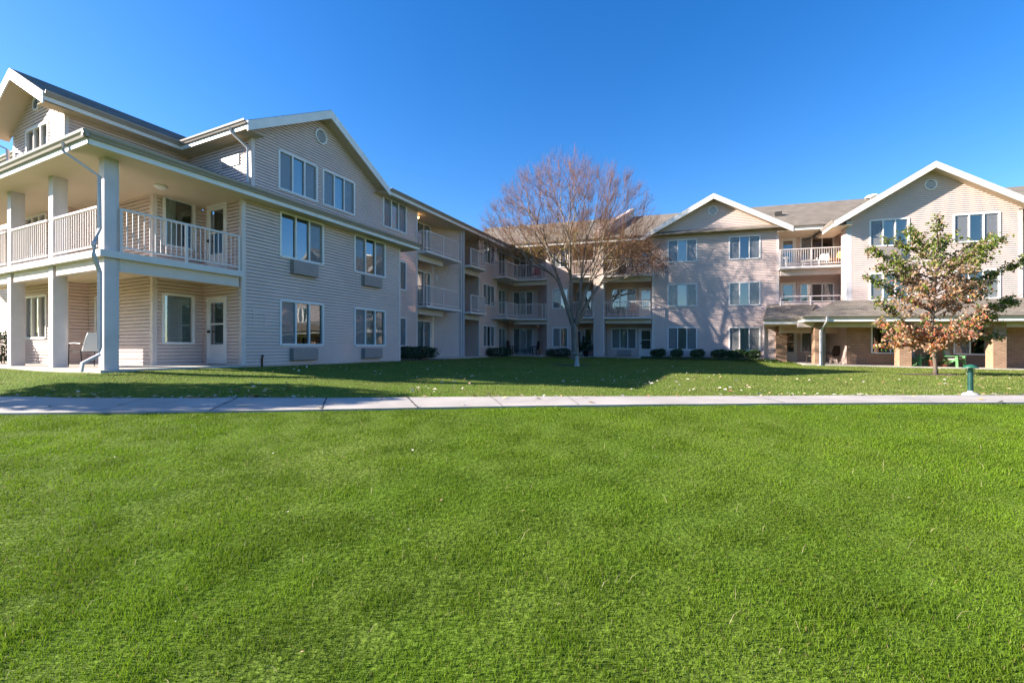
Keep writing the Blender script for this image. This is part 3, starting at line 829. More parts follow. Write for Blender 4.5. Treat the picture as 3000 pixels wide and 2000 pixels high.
board(R, (5.9, 2.5, 7.33), (5.9, .5, 7.33), 0.26, 0.03, r6, out=(1, 0)); gutter(R, (5.9, 2.5), (5.9, .5), 7.25, r6, out=(-1, 0))
slab(R, [(5.93, 2.47), (6.75, 2.47), (6.75, -.5), (5.93, -.5)], 7.06, 0.015, 'soffit', SOFFIT, r6)
# small gable above the pier
# roof fittings
m = MB(); m.fbox(R, 3.9, 4.3, -2.05, -1.7, 8.9, 9.22); m.build('roof_vent', mat('vent_black', (0.05, 0.045, 0.04), 0.7), ROOT)
for s_, z_ in ((10.1, 10.42), (18.3, 10.42), (19.4, 10.42)):
    m = MB(); x, y = R.w(s_, -4.2)
    zz = R.P(s_, -4.2, z_)[2] - 0.1
    m.lathe(x, y, [(0.16, zz - 0.2), (0.16, zz + 0.05), (0.42, zz + 0.06), (0.40, zz + 0.12), (0.28, zz + 0.2), (0.05, zz + 0.24)], 18)
    m.build('roof_vent', DOME, ROOT, smooth=True)
# ground-floor porch on the right: brick wall, piers, skirt roof
wg = [(7.77, 9.5, 0.08, 1.54), (11.33, 12.66, 0.08, 1.54)]
def brick_wall(fr, s0, s1, o, z0, z1, holes):
    m = MB()
    zs = sorted(set([z0, z1] + [v for h in holes for v in h[2:]])); ss = sorted(set([s0, s1] + [v for h in holes for v in h[:2]]))
    for i in range(len(zs) - 1):
        for j in range(len(ss) - 1):
            cz, cs = (zs[i] + zs[i + 1]) / 2, (ss[j] + ss[j + 1]) / 2
            if any(h[0] < cs < h[1] and h[2] < cz < h[3] for h in holes): continue
            m.poly([fr.P(ss[j], o, zs[i]), fr.P(ss[j + 1], o, zs[i]), fr.P(ss[j + 1], o, zs[i + 1]), fr.P(ss[j], o, zs[i + 1])])
    w_ = m.build('wall', BRICK, ROOT); w_['label'] = 'tan brick ground-floor wall under the porch roof'
brick_wall(R, 6.66, 16.0, 1.97, GZ, 1.95, wg)
window(R, *wg[0], o=1.97, lites=2, cov='rl', scr='00'); window(R, *wg[1], o=1.97, lites=2, cov='nn', scr='10')
m = MB(); m.fbox(R, 11.5, 12.75, 1.97, 2.05, -0.5, 0.04); m.build('air_conditioner', mat('ac_brown', (0.16, 0.11, 0.085), 0.6), ROOT)
wall(R.left(6.66), -1.56, 1.97, 0, GZ, 1.95)
wall(R, 3.7, 7.42, -1.56, GZ, 2.2, [(4.3, 5.06, -0.55, 1.52), (5.32, 5.95, 0.07, 1.56), (6.3, 7.12, 0.07, 1.55)])
door(R, 4.32, 5.04, -0.55, 1.5, o=-1.56); window(R, 5.32, 5.95, 0.07, 1.56, o=-1.56, lites=1, cov='n', scr='1'); window(R, 6.3, 7.12, 0.07, 1.55, o=-1.56, lites=1, cov='l', scr='0')
def pier(s0, s1, o0, o1, z1):
    m = MB(); m.fbox(R, s0, s1, o0, o1, -1.3, z1); m.build('brick_pier', BRICK, ROOT)
pier(3.56, 4.16, -0.3, 0.14, 1.9)
for s0 in (4.72, 8.45, 12.15, 15.6): pier(s0, s0 + 0.5, 2.85, 3.4, 1.62)
m = MB(); m.fbox(R, 4.0, 18, 2.95, 3.3, 1.45, 1.66); m.build('porch_beam', TRIM, ROOT)
ze_ = 2.0; kk = 0.49
r7 = roof([[P(4.1, 3.95, ze_), P(18, 3.95, ze_), P(18, 1.9, ze_ + 2.05 * kk), P(6.15, 1.9, ze_ + 2.05 * kk)],
           [P(4.1, 3.95, ze_), P(6.15, 1.9, ze_ + 2.05 * kk), P(6.7, 0.6, 3.0), P(4.1, 0.6, ze_ + .03)],
           [P(2.45, 2.65, ze_ - .06), P(4.5, 2.65, ze_ - .06), P(5.6, 0.62, 2.93), P(3.0, 0.62, 2.93), P(2.9, -.02, 2.2)]], 'porch roof over the brick ground floor')
board(R, (4.1, 3.95, ze_ - .03), (18, 3.95, ze_ - .03), 0.26, 0.03, r7, out=(0, -1)); gutter(R, (4.02, 3.95), (18, 3.95), ze_ - .11, r7)
board(R, (2.45, 2.65, ze_ - .09), (4.1, 2.65, ze_ - .09), 0.26, 0.03, r7, out=(0, -1)); gutter(R, (2.40, 2.65), (4.1, 2.65), ze_ - .17, r7)
board(R, (4.1, 3.92, ze_ - .03), (4.1, 2.6, ze_ - .03), 0.26, 0.03, r7, out=(1, 0)); gutter(R, (4.1, 4.0), (4.1, 2.7), ze_ - .12, r7, out=(-1, 0))
board(R, (2.45, 2.65, ze_ - .09), (2.9, 0.02, ze_ - .09), 0.26, 0.03, r7, out=(1, 0))
slab(R, [(4.13, 3.92), (18, 3.92), (18, 1.98), (6.7, 1.98), (6.7, -1.5), (4.13, -1.5)], 1.68, 0.015, 'soffit', SOFFIT, r7)
slab(R, [(2.48, 2.62), (4.13, 2.62), (4.13, 0.03), (2.92, 0.03)], 1.64, 0.015, 'soffit', SOFFIT, r7)
downspout(R, [(5.12, 4.02, 1.95), (5.12, 4.02, 1.75), (4.98, 3.48, 1.25), (4.98, 3.48, -0.62)], 0.06)
m = MB()
q = [(4.3, 3.45), (18, 3.45), (18, 1.99), (6.7, 1.99), (6.7, -1.5), (4.3, -1.5)]
m.poly([P(s, o, -0.56) for s, o in q])
for i in range(len(q)):
    a, b = q[i], q[(i + 1) % len(q)]
    m.poly([P(*a, -1.0), P(*b, -1.0), P(*b, -0.56), P(*a, -0.56)])
tag(m.build('patio_floor', CONC, None, P(9, 2.5, -1.0)), kind='structure')
for fr_, q, z in ((R, [(-6.95, 0.6), (-3.7, 0.6), (-3.7, -1.6), (-6.95, -1.6)], -0.47), (R, [(-14.6, 0.9), (-11.0, 0.9), (-11.0, 0), (-12.1, -1.6), (-14.6, -1.6)], -0.47), (L, [(11.2, -1.0), (13.85, -1.0), (13.85, -1.9), (12.5, -2.95), (9.7, -2.95), (9.7, -1.6)], -0.52), (L, [(14.1, -1.2), (16.3, -1.2), (16.3, -3.4), (14.1, -3.4)], -0.52), (R, [(-9.2, 0.4), (-7.6, 0.4), (-7.6, -1.6), (-9.2, -1.6)], -0.47)):
    m = MB(); m.poly([fr_.P(s, o, z) for s, o in q])
    for i in range(len(q)):
        a, b = q[i], q[(i + 1) % len(q)]; m.poly([fr_.P(*a, z - .4), fr_.P(*b, z - .4), fr_.P(*b, z), fr_.P(*a, z)])
    tag(m.build('patio_floor', CONC, None, fr_.P(*q[0], z)), kind='structure')
# back walls so the block is closed from behind
m = MB()
def vquad(fr, a, b, z0, z1): m.poly([fr.P(*a, z0), fr.P(*b, z0), fr.P(*b, z1), fr.P(*a, z1)])
vquad(L, (24, -12.5), (-2.4, -12.5), GZ, 7.4); vquad(R, (24, -9.0), (-17, -9.0), GZ, 7.6); vquad(L, (-2.4, -12.5), (-2.4, -17), GZ, 6.9); vquad(R, (24, 1.9), (24, -9.0), GZ, 7.6)
vquad(R, (14.06, -1.56), (24, -1.56), GZ, 7.6)
m.build('back_wall', SIDING, ROOT)
# porch and balcony ceiling lights
for p, zc in ((L.P(-2.9, -0.95, 4.45), 4.45), (L.P(9.95, -2.2, 7.18), 7.2)):
    m = MB(); z = p[2]
    m.lathe(p[0], p[1], [(0.15, z + 0.01), (0.16, z - 0.03), (0.13, z - 0.07), (0.05, z - 0.10)], 20)
    lit = zc > 6
    if lit:
        lm = bpy.data.materials.new('lit_lamp'); lm.use_nodes = True; b = lm.node_tree.nodes['Principled BSDF']
        b.inputs['Base Color'].default_value = (0.8, 0.6, 0.35, 1); b.inputs['Emission Color'].default_value = (1, 0.62, 0.28, 1); b.inputs['Emission Strength'].default_value = 1.6
    o = m.build('ceiling_light', lm if lit else SLING, ROOT, smooth=True)
    if lit: o['label'] = 'lit warm ceiling light on the top balcony'
# raised end wall that shows behind the bare tree
m = MB()
a, b = R.P(-7.0, 0.3, 7.0), R.P(-5.2, -4.5, 7.0)
t_ = R.P(-7.0, 0.3, 8.45), R.P(-5.2, -4.5, 11.05)
ux, uy = -R.u[0] * .3, -R.u[1] * .3
m.hexa([a, b, (b[0] + ux, b[1] + uy, b[2]), (a[0] + ux, a[1] + uy, a[2]), t_[0], t_[1], (t_[1][0] + ux, t_[1][1] + uy, t_[1][2]), (t_[0][0] + ux, t_[0][1] + uy, t_[0][2])])
wl = m.build('wall', SIDING, ROOT)
m = MB()
cap = [(t_[0][0] - ux * .2, t_[0][1] - uy * .2, t_[0][2] - .12), (t_[1][0] - ux * .2, t_[1][1] - uy * .2, t_[1][2] - .12), (t_[1][0] + ux * 1.2, t_[1][1] + uy * 1.2, t_[1][2] - .12), (t_[0][0] + ux * 1.2, t_[0][1] + uy * 1.2, t_[0][2] - .12)]
m.hexa(cap + [(x, y, z + .08) for x, y, z in cap]); m.build('coping', TRIM, wl)

# ---------------------------------------------------------------- ground, path, lawn
PPX = np.array([-1500, -700, 0, 700, 1000, 1400, 2000, 2700, 3000, 3700, 4700], float)
PFAR = np.array([8.0, 7.98, 7.97, 7.92, 7.93, 8.18, 8.22, 8.42, 8.38, 8.3, 8.2])
PNEAR = np.array([6.85, 6.83, 6.82, 6.90, 7.0, 7.17, 7.28, 7.38, 7.37, 7.3, 7.2])
PZN = np.array([-1.03, -1.03, -1.03, -1.0, -.995, -.97, -.945, -.93, -.93, -.93, -.93])
def smooth(xs, ys, q):
    acc = 0
    for d in (-220, -110, 0, 110, 220): acc = acc + np.interp(np.asarray(q) + d, xs, ys)
    return acc / 5
pfar = lambda q: smooth(PPX, PFAR, q)
pnear = lambda q: smooth(PPX, PNEAR, q)
CP = []
for q in np.arange(-1200, 4400, 350):
    d = float(pfar(q)); CP.append(((q - 1500) / 1300 * d, d, -.92))
    d = float(pnear(q)); CP.append(((q - 1500) / 1300 * d, d, float(smooth(PPX, PZN, q))))
for p in ((0, 0, -1.58), (-7, 0, -1.5), (7, 0, -1.58), (-3, 3.4, -1.32), (3, 3.4, -1.30), (-8, 4, -1.22), (8, 4, -1.22), (0, 5.4, -1.1), (0, -6, -1.7), (-14, -4, -1.5), (14, -4, -1.6)): CP.append(p)
for s in (-4.4, -1, 3, 6): CP.append((*L.w(s, 0.35), -0.57))
for s in (8, 12, 16, 18.5): CP.append((*L.w(s, -1.4), -0.60))
for s in (-6, 0, 10, 18): CP.append((*L.w(s, -6), -0.62))
for o in (-5, -9, -14): CP.append((*L.w(-5.0, o), -0.58))
for s, o, z in ((-13.5, 1.0, -.54), (-10, .6, -.56), (-7, .8, -.50), (-4, .6, -.52), (0, .4, -.50), (2.6, .6, -.50), (3.6, 3.0, -.62), (6.5, 3.7, -.63), (10, 3.7, -.63), (14, 3.7, -.62), (18, 3.7, -.62), (-10, -6, -.6), (0, -6, -.6), (10, -3, -.65), (18, -3, -.65)):
    x, y, zz = R.P(s, o, z); CP.append((x, y, zz))
for p in ((15.92, 16.67, -1.0), (2.98, 20.39, -.82), (4.2, 28.6, -.67), (-2, 11, -.82), (4, 12, -.9), (10, 11.5, -.97), (22, 12, -1.02), (9, 17, -.93), (-4.5, 9.4, -.76), (-9.5, 9.2, -.66), (40, 14, -1.05), (-40, 12, -.75), (-40, 40, -.8), (40, 45, -1.1), (0, 60, -.9), (-40, -30, -1.6), (40, -30, -1.7), (70, 70, -1.1), (-70, 70, -.9)): CP.append(p)
CP = np.array(CP, float)
def _phi(a, b): return np.sqrt(((a[:, None, :2] - b[None, :, :2]) ** 2).sum(-1) + 0.4)
_n = len(CP)
_A = np.zeros((_n + 1, _n + 1)); _A[:_n, :_n] = _phi(CP, CP); _A[:_n, _n] = 1; _A[_n, :_n] = 1
_W = np.linalg.solve(_A + np.diag([-1e-3] * _n + [0]), np.append(CP[:, 2], 0))
def ground(x, y):
    x = np.atleast_1d(np.asarray(x, float)); y = np.atleast_1d(np.asarray(y, float))
    out = np.empty(len(x))
    for i in range(0, len(x), 20000):
        q = np.stack([x[i:i + 20000], y[i:i + 20000]], 1)
        out[i:i + 20000] = _phi(q, CP) @ _W[:_n] + _W[_n]
    r = np.hypot(x, y - 15)
    t = np.clip((r - 45) / 40, 0, 1)
    return out * (1 - t) + (-1.1) * t
def gz(x, y): return float(ground([x], [y])[0])

def lat(x, y, sc, seed):
    """Smooth lattice noise in 0..1."""
    x = x / sc; y = y / sc
    xi = np.floor(x).astype(np.int64); yi = np.floor(y).astype(np.int64)
    fx = x - xi; fy = y - yi
    fx = fx * fx * (3 - 2 * fx); fy = fy * fy * (3 - 2 * fy)
    def h(a, b):
        v = (a * 374761393 + b * 668265263 + seed * 974634777) & 0x7fffffff
        v = ((v ^ (v >> 13)) * 1274126177) & 0x7fffffff
        return ((v ^ (v >> 16)) & 0xffff) / 65535.0
    return (h(xi, yi) * (1 - fx) + h(xi + 1, yi) * fx) * (1 - fy) + (h(xi, yi + 1) * (1 - fx) + h(xi + 1, yi + 1) * fx) * fy

def fast_mesh(name, V, T, mat_, cols=None, parent=None, loc=None):
    """Triangle mesh from arrays, with a per-vertex colour attribute."""
    me = bpy.data.meshes.new(name)
    me.vertices.add(len(V)); me.vertices.foreach_set('co', np.ascontiguousarray(V, np.float32).ravel())
    me.loops.add(len(T) * 3); me.loops.foreach_set('vertex_index', np.ascontiguousarray(T, np.int32).ravel())
    me.polygons.add(len(T)); me.polygons.foreach_set('loop_start', np.arange(0, len(T) * 3, 3, dtype=np.int32))
    me.update(calc_edges=True)
    if cols is not None:
        a = me.color_attributes.new('Col', 'FLOAT_COLOR', 'POINT')
        c = np.ones((len(V), 4), np.float32); c[:, :3] = cols
        a.data.foreach_set('color', c.ravel())
    me.materials.append(mat_)
    o = bpy.data.objects.new(name, me); C.objects.link(o)
    if parent: o.parent = parent
    if loc is not None: o.location = loc
    return o

# one ground sheet to the horizon
xs = np.concatenate([[-900, -400, -200, -120, -80, -55, -40], np.arange(-30, 36.01, 0.3), [45, 60, 85, 130, 220, 420, 900]])
ys = np.concatenate([[-900, -300, -120, -60, -30, -15, -8], np.arange(-4, 36.01, 0.3), [45, 60, 90, 140, 260, 500, 900]])
gx, gy = np.meshgrid(xs, ys)
gzv = ground(gx.ravel(), gy.ravel())
V = np.stack([gx.ravel(), gy.ravel(), gzv + EZ], 1)
nx_ = len(xs)
idx = np.arange(len(V)).reshape(len(ys), nx_)
a_, b_, c_, d_ = idx[:-1, :-1].ravel(), idx[:-1, 1:].ravel(), idx[1:, 1:].ravel(), idx[1:, :-1].ravel()
T = np.concatenate([np.stack([a_, b_, c_], 1), np.stack([a_, c_, d_], 1)])
def lawn_mat():
    m = bpy.data.materials.new('lawn_turf'); m.use_nodes = True
    n = m.node_tree.nodes; l = m.node_tree.links; b = n['Principled BSDF']
    b.inputs['Roughness'].default_value = 0.95; b.inputs['Specular IOR Level'].default_value = 0.1
    tc = n.new('ShaderNodeTexCoord')
    t1 = n.new('ShaderNodeTexNoise'); t1.inputs['Scale'].default_value = 0.55; t1.inputs['Detail'].default_value = 5
    t2 = n.new('ShaderNodeTexNoise'); t2.inputs['Scale'].default_value = 28; t2.inputs['Detail'].default_value = 6
    l.new(tc.outputs['Object'], t1.inputs['Vector']); l.new(tc.outputs['Object'], t2.inputs['Vector'])
    r1 = n.new('ShaderNodeValToRGB'); r1.color_ramp.elements[0].position = .35; r1.color_ramp.elements[1].position = .68
    r1.color_ramp.elements[0].color = (0.090, 0.165, 0.014, 1); r1.color_ramp.elements[1].color = (0.140, 0.195, 0.034, 1)
    r2 = n.new('ShaderNodeValToRGB'); r2.color_ramp.elements[0].position = .3; r2.color_ramp.elements[1].position = .7
    r2.color_ramp.elements[0].color = (.45, .45, .4, 1); r2.color_ramp.elements[1].color = (1.25, 1.2, 1.1, 1)
    mx = n.new('ShaderNodeMix'); mx.data_type = 'RGBA'; mx.blend_type = 'MULTIPLY'; mx.inputs[0].default_value = 1.0
    l.new(t1.outputs[0], r1.inputs[0]); l.new(t2.outputs[0], r2.inputs[0])
    l.new(r1.outputs[0], mx.inputs['A']); l.new(r2.outputs[0], mx.inputs['B']); l.new(mx.outputs['Result'], b.inputs['Base Color'])
    bp = n.new('ShaderNodeBump'); bp.inputs['Strength'].default_value = .7; bp.inputs['Distance'].default_value = .03
    l.new(t2.outputs[0], bp.inputs['Height']); l.new(bp.outputs[0], b.inputs['Normal'])
    return m
tag(fast_mesh('ground', V, T, lawn_mat()), kind='structure')

# concrete path
m = MB(); rows = []
for q in np.arange(-1500, 4701, 25.0):
    f, n_ = float(pfar(q)), float(pnear(q)); row = []
    for t in (0, .25, .5, .75, 1):
        d = n_ + (f - n_) * t; row.append(((q - 1500) / 1300 * d, d))
    rows.append(row)
pv = [(x, y, gz(x, y) + 0.035) for r in rows for x, y in r]
m.v = pv
for i in range(len(rows) - 1):
    for j in range(4):
        a = i * 5 + j; m.f.append((a, a + 5, a + 6, a + 1)); m.mi.append(0)
    for j in (0, 4):
        a = i * 5 + j; p, q = pv[a], pv[a + 5]
        b = len(m.v); m.v += [(p[0], p[1], p[2] - .1), (q[0], q[1], q[2] - .1)]
        m.f.append((a, b, b + 1, a + 5) if j == 0 else (a, a + 5, b + 1, b)); m.mi.append(0)
PATHM = mat('path_concrete', (0.39, 0.355, 0.32), 0.9, 0.24, 0.9, 0.2, 70)
path = tag(m.build('path', PATHM, None, (0, 7.5, -1.0)), kind='structure')
JM = mat('path_joint', (0.07, 0.065, 0.06), 1.0)
for q0, q1, wd in ((431, 272, .012), (697, 612, .024), (957, 942, .022), (1193, 1223, .024), (1438, 1472, .009), (1661, 1697, .009), (2205, 2300, .012), (2600, 2740, .009)):
    f, n_ = float(pfar(q0)), float(pnear(q1))
    A = np.array(((q0 - 1500) / 1300 * f, f)); B = np.array(((q1 - 1500) / 1300 * n_, n_))
    d = (B - A) / np.linalg.norm(B - A); nn = np.array((-d[1], d[0])) * wd / 2
    j = MB(); K = 8
    for i in range(K):
        p, r = A + (B - A) * (i + .02 if i == 0 else i) / K, A + (B - A) * (i + 1 if i < K - 1 else i + .98) / K
        w1 = nn * (1 + .5 * math.sin(i * 2.1)); w2 = nn * (1 + .5 * math.sin((i + 1) * 2.1))
        zz = [gz(*v) + .040 for v in (p, r)]
        j.poly([(*(p - w1), zz[0]), (*(r - w2), zz[1]), (*(r + w2), zz[1]), (*(p + w1), zz[0])])
    j.build('joint', JM, path, (0, 7.5, -1.0))

# ---------------------------------------------------------------- grass blades
def in_building(x, y):
    def co(F): 
        dx, dy = x - F.O[0], y - F.O[1]
        return dx * F.u[0] + dy * F.u[1], dx * F.n[0] + dy * F.n[1]
    s, o = co(L)
    b = ((s > -4.7) & (s < 6.0) & (o < .13)) | ((s >= 6.0) & (o < -1.85)) | ((s > 11.2) & (s < 16.3) & (o < -1.0)) | (s > -4.65) & (o < -8)
    s, o = co(R)
    b |= (o < 0.05) & (s > -15) & (y > 20) & (x > -2)
    b |= (s > 4.3) & (o < 3.46) & (y > 15)
    b |= (s > -14.6) & (s < -11) & (o < .92) & (y > 25)
    return b
def on_path(x, y, e=0.0):
    q = 1500 + 1300 * x / np.maximum(y, .5)
    return (y > pnear(q) - e) & (y < pfar(q) + e)
BEDS = [(2.75, 20.9, 1.0, .45), (15.8, 16.75, 1.2, .42)]
def in_bed(x, y):
    b = np.zeros(len(x), bool)
    for cx, cy, rx, ry in BEDS: b |= ((x - cx) / rx) ** 2 + ((y - cy) / ry) ** 2 < 1
    return b
def blades(x, y, hgt, wid, cols, lean=0.5, seed=3):
    r = np.random.default_rng(seed); n = len(x)
    z = ground(x, y) + EZ - 0.006
    a = r.uniform(0, 2 * pi, n); ca, sa = np.cos(a), np.sin(a)
    la = r.uniform(0, 2 * pi, n)
    lm = lean * hgt * r.uniform(.2, 1.25, n)
    dx, dy = np.cos(la) * lm, np.sin(la) * lm
    w2 = wid / 2
    V = np.empty((n, 5, 3))
    V[:, 0] = np.stack([x - ca * w2, y - sa * w2, z], 1); V[:, 1] = np.stack([x + ca * w2, y + sa * w2, z], 1)
    hm = hgt * .58
    V[:, 2] = np.stack([x - ca * w2 * .75 + dx * .33, y - sa * w2 * .75 + dy * .33, z + hm], 1)
    V[:, 3] = np.stack([x + ca * w2 * .75 + dx * .33, y + sa * w2 * .75 + dy * .33, z + hm], 1)
    V[:, 4] = np.stack([x + dx, y + dy, z + hgt * (1 - .12 * lean)], 1)
    b = np.arange(n)[:, None] * 5
    T = np.concatenate([b + np.array([[0, 1, 3]]), b + np.array([[0, 3, 2]]), b + np.array([[2, 3, 4]])], 0)
    cc = np.repeat(cols, 5, 0)
    return V.reshape(-1, 3), T, cc
def grass_cols(x, y, r, base, alt, dry=.03):
    n = len(x)
    t = np.clip(lat(x, y, .9, 21) * .5 + lat(x, y, .25, 22) * .4 + r.normal(0, .16, n), 0, 1)[:, None]
    c = np.array(base) * (1 - t) + np.array(alt) * t
    c = c * (r.uniform(.84, 1.16, n) * (.78 + .44 * lat(x, y, .42, 23)))[:, None]
    d = r.random(n) < dry * (0.4 + 1.6 * lat(x, y, 1.3, 24))
    c[d] = np.array((.26, .20, .08)) * r.uniform(.6, 1.2, d.sum())[:, None]
    return c
r = np.random.default_rng(5)
# near lawn, thinning with distance
N = 980000
yy = 0.9 + (7.4 - .9) * r.random(N) ** 1.15
xx = (r.random(N) * 2 - 1) * (yy * 1.24 + 2.2)
keep = (yy < pnear(1500 + 1300 * xx / yy) + .012 + .07 * r.random(N) * lat(xx, yy, .35, 61) ** 2) & (r.random(N) < .55 + .7 * lat(xx, yy, .22, 8))
xx, yy = xx[keep], yy[keep]
hh = (.014 + .022 * lat(xx, yy, .24, 9) ** 1.2 + .005 * lat(xx, yy, 1.3, 10)) * r.uniform(.55, 1.35, len(xx))
ww = r.uniform(.0025, .0047, len(xx)) * (0.7 + .13 * yy)
V, T, cc = blades(xx, yy, hh, ww, grass_cols(xx, yy, r, (.106, .184, .009), (.150, .240, .014), .015), .55)
# a few long pale stems
g1 = fast_mesh('grass', V, T, GRASSM, cc)
tag(g1, 'bright green mown grass of the near lawn', 'grass', kind='stuff')
e = 260; yn = r.uniform(1.2, 6.6, e); xn = (r.random(e) * 2 - 1) * yn * 1.15
V, T, cc = blades(xn, yn, r.uniform(.05, .10, e), r.uniform(.003, .005, e), np.array((.42, .38, .20)) * r.uniform(.6, 1.1, e)[:, None], 1.3, 44)
tag(fast_mesh('straw', V, T, GRASSM, cc), 'dry straw stems lying in the near lawn', 'straw', kind='stuff')
# far lawn: sparser, broader tufts, plus a fringe along the path
N = 230000
yy = 7.6 + (33.5 - 7.6) * r.random(N) ** 1.25
xx = (r.random(N) * 2 - 1) * (yy * 1.22 + .5)
keep = (yy > pfar(1500 + 1300 * xx / yy) - .01 - .09 * r.random(N) * lat(xx, yy, .4, 62) ** 2) & ~in_building(xx, yy) & ~in_bed(xx, yy)
xx, yy = xx[keep], yy[keep]
hh = (.022 + .028 * lat(xx, yy, .5, 19)) * r.uniform(.6, 1.2, len(xx))
ww = r.uniform(.006, .011, len(xx)) * (.5 + .07 * yy)
V, T, cc = blades(xx, yy, hh, ww, grass_cols(xx, yy, r, (.180, .225, .048), (.240, .275, .082), .10), .7, 4)
g2 = fast_mesh('grass', V, T, GRASSM, cc)
tag(g2, 'leaf-strewn grass between the path and the building', 'grass', kind='stuff')

# fallen leaves
def leaf_quads(P_, sz, cols, r, flat=True, asp=.55):
    """Folded, pointed leaves at points P_: 2 triangles each side of the midrib."""
    n = len(P_)
    if flat:
        th = r.uniform(0, 2 * pi, n); tilt = r.normal(0, .35, n)
        u = np.stack([np.cos(th), np.sin(th), tilt * .5], 1)
        v = np.stack([-np.sin(th), np.cos(th), r.normal(0, .35, n)], 1)
    else:
        u = r.normal(0, 1, (n, 3)); u[:, 2] -= .9
        u /= np.linalg.norm(u, axis=1)[:, None]
        v = np.cross(u, r.normal(0, 1, (n, 3)))
    u /= np.linalg.norm(u, axis=1)[:, None]; v /= np.linalg.norm(v, axis=1)[:, None] + 1e-9
    w_ = np.cross(u, v)
    s = np.asarray(sz)[:, None]
    V = np.empty((n, 4, 3))
    V[:, 0] = P_ - u * s * .5
    V[:, 1] = P_ + v * s * asp * .5 + w_ * s * .12
    V[:, 2] = P_ + u * s * .5
    V[:, 3] = P_ - v * s * asp * .5 + w_ * s * .12
    b = np.arange(n)[:, None] * 4
    T = np.concatenate([b + np.array([[0, 2, 1]]), b + np.array([[0, 3, 2]])], 0)
    return V.reshape(-1, 3), T, np.repeat(cols, 4, 0)
N = 2600
yy = 7.9 + 22 * r.random(N) ** 1.7; xx = (r.random(N) * 2 - 1) * (yy * 1.2)
keep = (yy > pfar(1500 + 1300 * xx / yy) - .05) & ~in_building(xx, yy) & (lat(xx, yy, 1.6, 31) > .45 + .25 * r.random(N))
xx, yy = xx[keep], yy[keep]
e = 130; qx = r.uniform(-200, 3300, e); fy = pfar(qx) + r.exponential(.05, e) - .02
xx = np.append(xx, (qx - 1500) / 1300 * fy); yy = np.append(yy, fy)
e = 22; qx = r.uniform(0, 3000, e); fy = pnear(qx) + (pfar(qx) - pnear(qx)) * r.random(e)
xx = np.append(xx, (qx - 1500) / 1300 * fy); yy = np.append(yy, fy)
e = 26; yn = r.uniform(1.5, 6.5, e); xx = np.append(xx, (r.random(e) * 2 - 1) * yn * 1.1); yy = np.append(yy, yn)
zz = ground(xx, yy) + EZ + .045
pal = np.array([(.62, .55, .44), (.42, .28, .15), (.62, .58, .50), (.24, .12, .06), (.50, .36, .20)])
ci = r.choice(5, len(xx), p=[.30, .24, .20, .10, .16])
sz = r.uniform(.05, .12, len(xx)); sz[-26:] = r.uniform(.02, .045, 26)
V, T, cc = leaf_quads(np.stack([xx, yy, zz], 1), sz, pal[ci] * r.uniform(.7, 1.15, len(xx))[:, None], r, True, .6)
tag(fast_mesh('fallen_leaves', V, T, FALLEN, cc), 'pale dry leaves scattered over the lawn', 'fallen leaves', kind='stuff')

# bare-soil beds
def draped(name, pts, mat_, dz=.02, kind='structure'):
    m = MB(); cx = sum(p[0] for p in pts) / len(pts); cy = sum(p[1] for p in pts) / len(pts)
    n = len(pts); rings = [1.0, .66, .33]
    m.v = [(cx + (x - cx) * k, cy + (y - cy) * k, gz(cx + (x - cx) * k, cy + (y - cy) * k) + dz * (1.6 if k < 1 else .3)) for k in rings for x, y in pts] + [(cx, cy, gz(cx, cy) + dz * 1.6)]
    for i in range(2):
        for j in range(n):
            k = (j + 1) % n; m.f.append((i * n + j, i * n + k, (i + 1) * n + k, (i + 1) * n + j)); m.mi.append(0)
    for j in range(n): m.f.append((2 * n + j, 2 * n + (j + 1) % n, 3 * n)); m.mi.append(0)
    return tag(m.build(name, mat_, None, (cx, cy, gz(cx, cy))), kind=kind)
for cx, cy, rx, ry in BEDS:
    draped('soil_patch', [(cx + rx * cos(t) * (1 + .12 * sin(3 * t)), cy + ry * sin(t) * (1 + .1 * cos(5 * t))) for t in np.linspace(0, 2 * pi, 28, endpoint=False)], DARKSOIL)
def bed(fr, s0, s1, o0, o1):
    pts = [fr.w(s0 + (s1 - s0) * t, o0) for t in np.linspace(0, 1, 9)] + [fr.w(s1 + (s0 - s1) * t, o1 - .15 * (i % 2)) for i, t in enumerate(np.linspace(0, 1, 9))]
    draped('soil_bed', pts, DARKSOIL)
bed(L, 6.0, 11.4, -1.85, -.3); bed(R, -11.0, -9.3, .05, 1.1)

# ---------------------------------------------------------------- shrubs
def leaf_cloud(name, label, cat, x, y, pts_fn, n, size, c1, c2, group=None, stems=6, core=None, zbase=None):
    zb = gz(x, y) if zbase is None else zbase
    root = empty(name, x, y, zb); tag(root, label, cat, group)
    rr = np.random.default_rng(int(abs(x * 1000 + y * 77)) % 99991)
    Pn = pts_fn(rr, n)
    t = np.clip(lat(Pn[:, 0] * 3 + x, Pn[:, 2] * 3 + y, .5, 3) * .7 + rr.normal(.15, .25, n), 0, 1)[:, None]
    cols = (np.array(c1) * (1 - t) + np.array(c2) * t) * rr.uniform(.6, 1.3, n)[:, None]
    V, T, cc = leaf_quads(Pn, rr.uniform(.6, 1.25, n) * size, cols, rr, False, .6)
    fast_mesh('foliage', V, T, SHRUBM, cc, root)
    m = MB()
    mx = np.abs(Pn[:, 0]).max() * .6
    for i in range(stems):
        a = (i / max(1, stems - 1) - .5) * 2 * mx if stems > 1 else 0
        m.tube([(a * .8, 0, -.05), (a * .9 + rr.normal(0, .03), rr.normal(0, .05), Pn[:, 2].max() * .5), (a + rr.normal(0, .05), rr.normal(0, .08), Pn[:, 2].max() * .8)], [.016, .012, .006], 5)
    m.build('stem', TWIG, root, Z0)
    return root
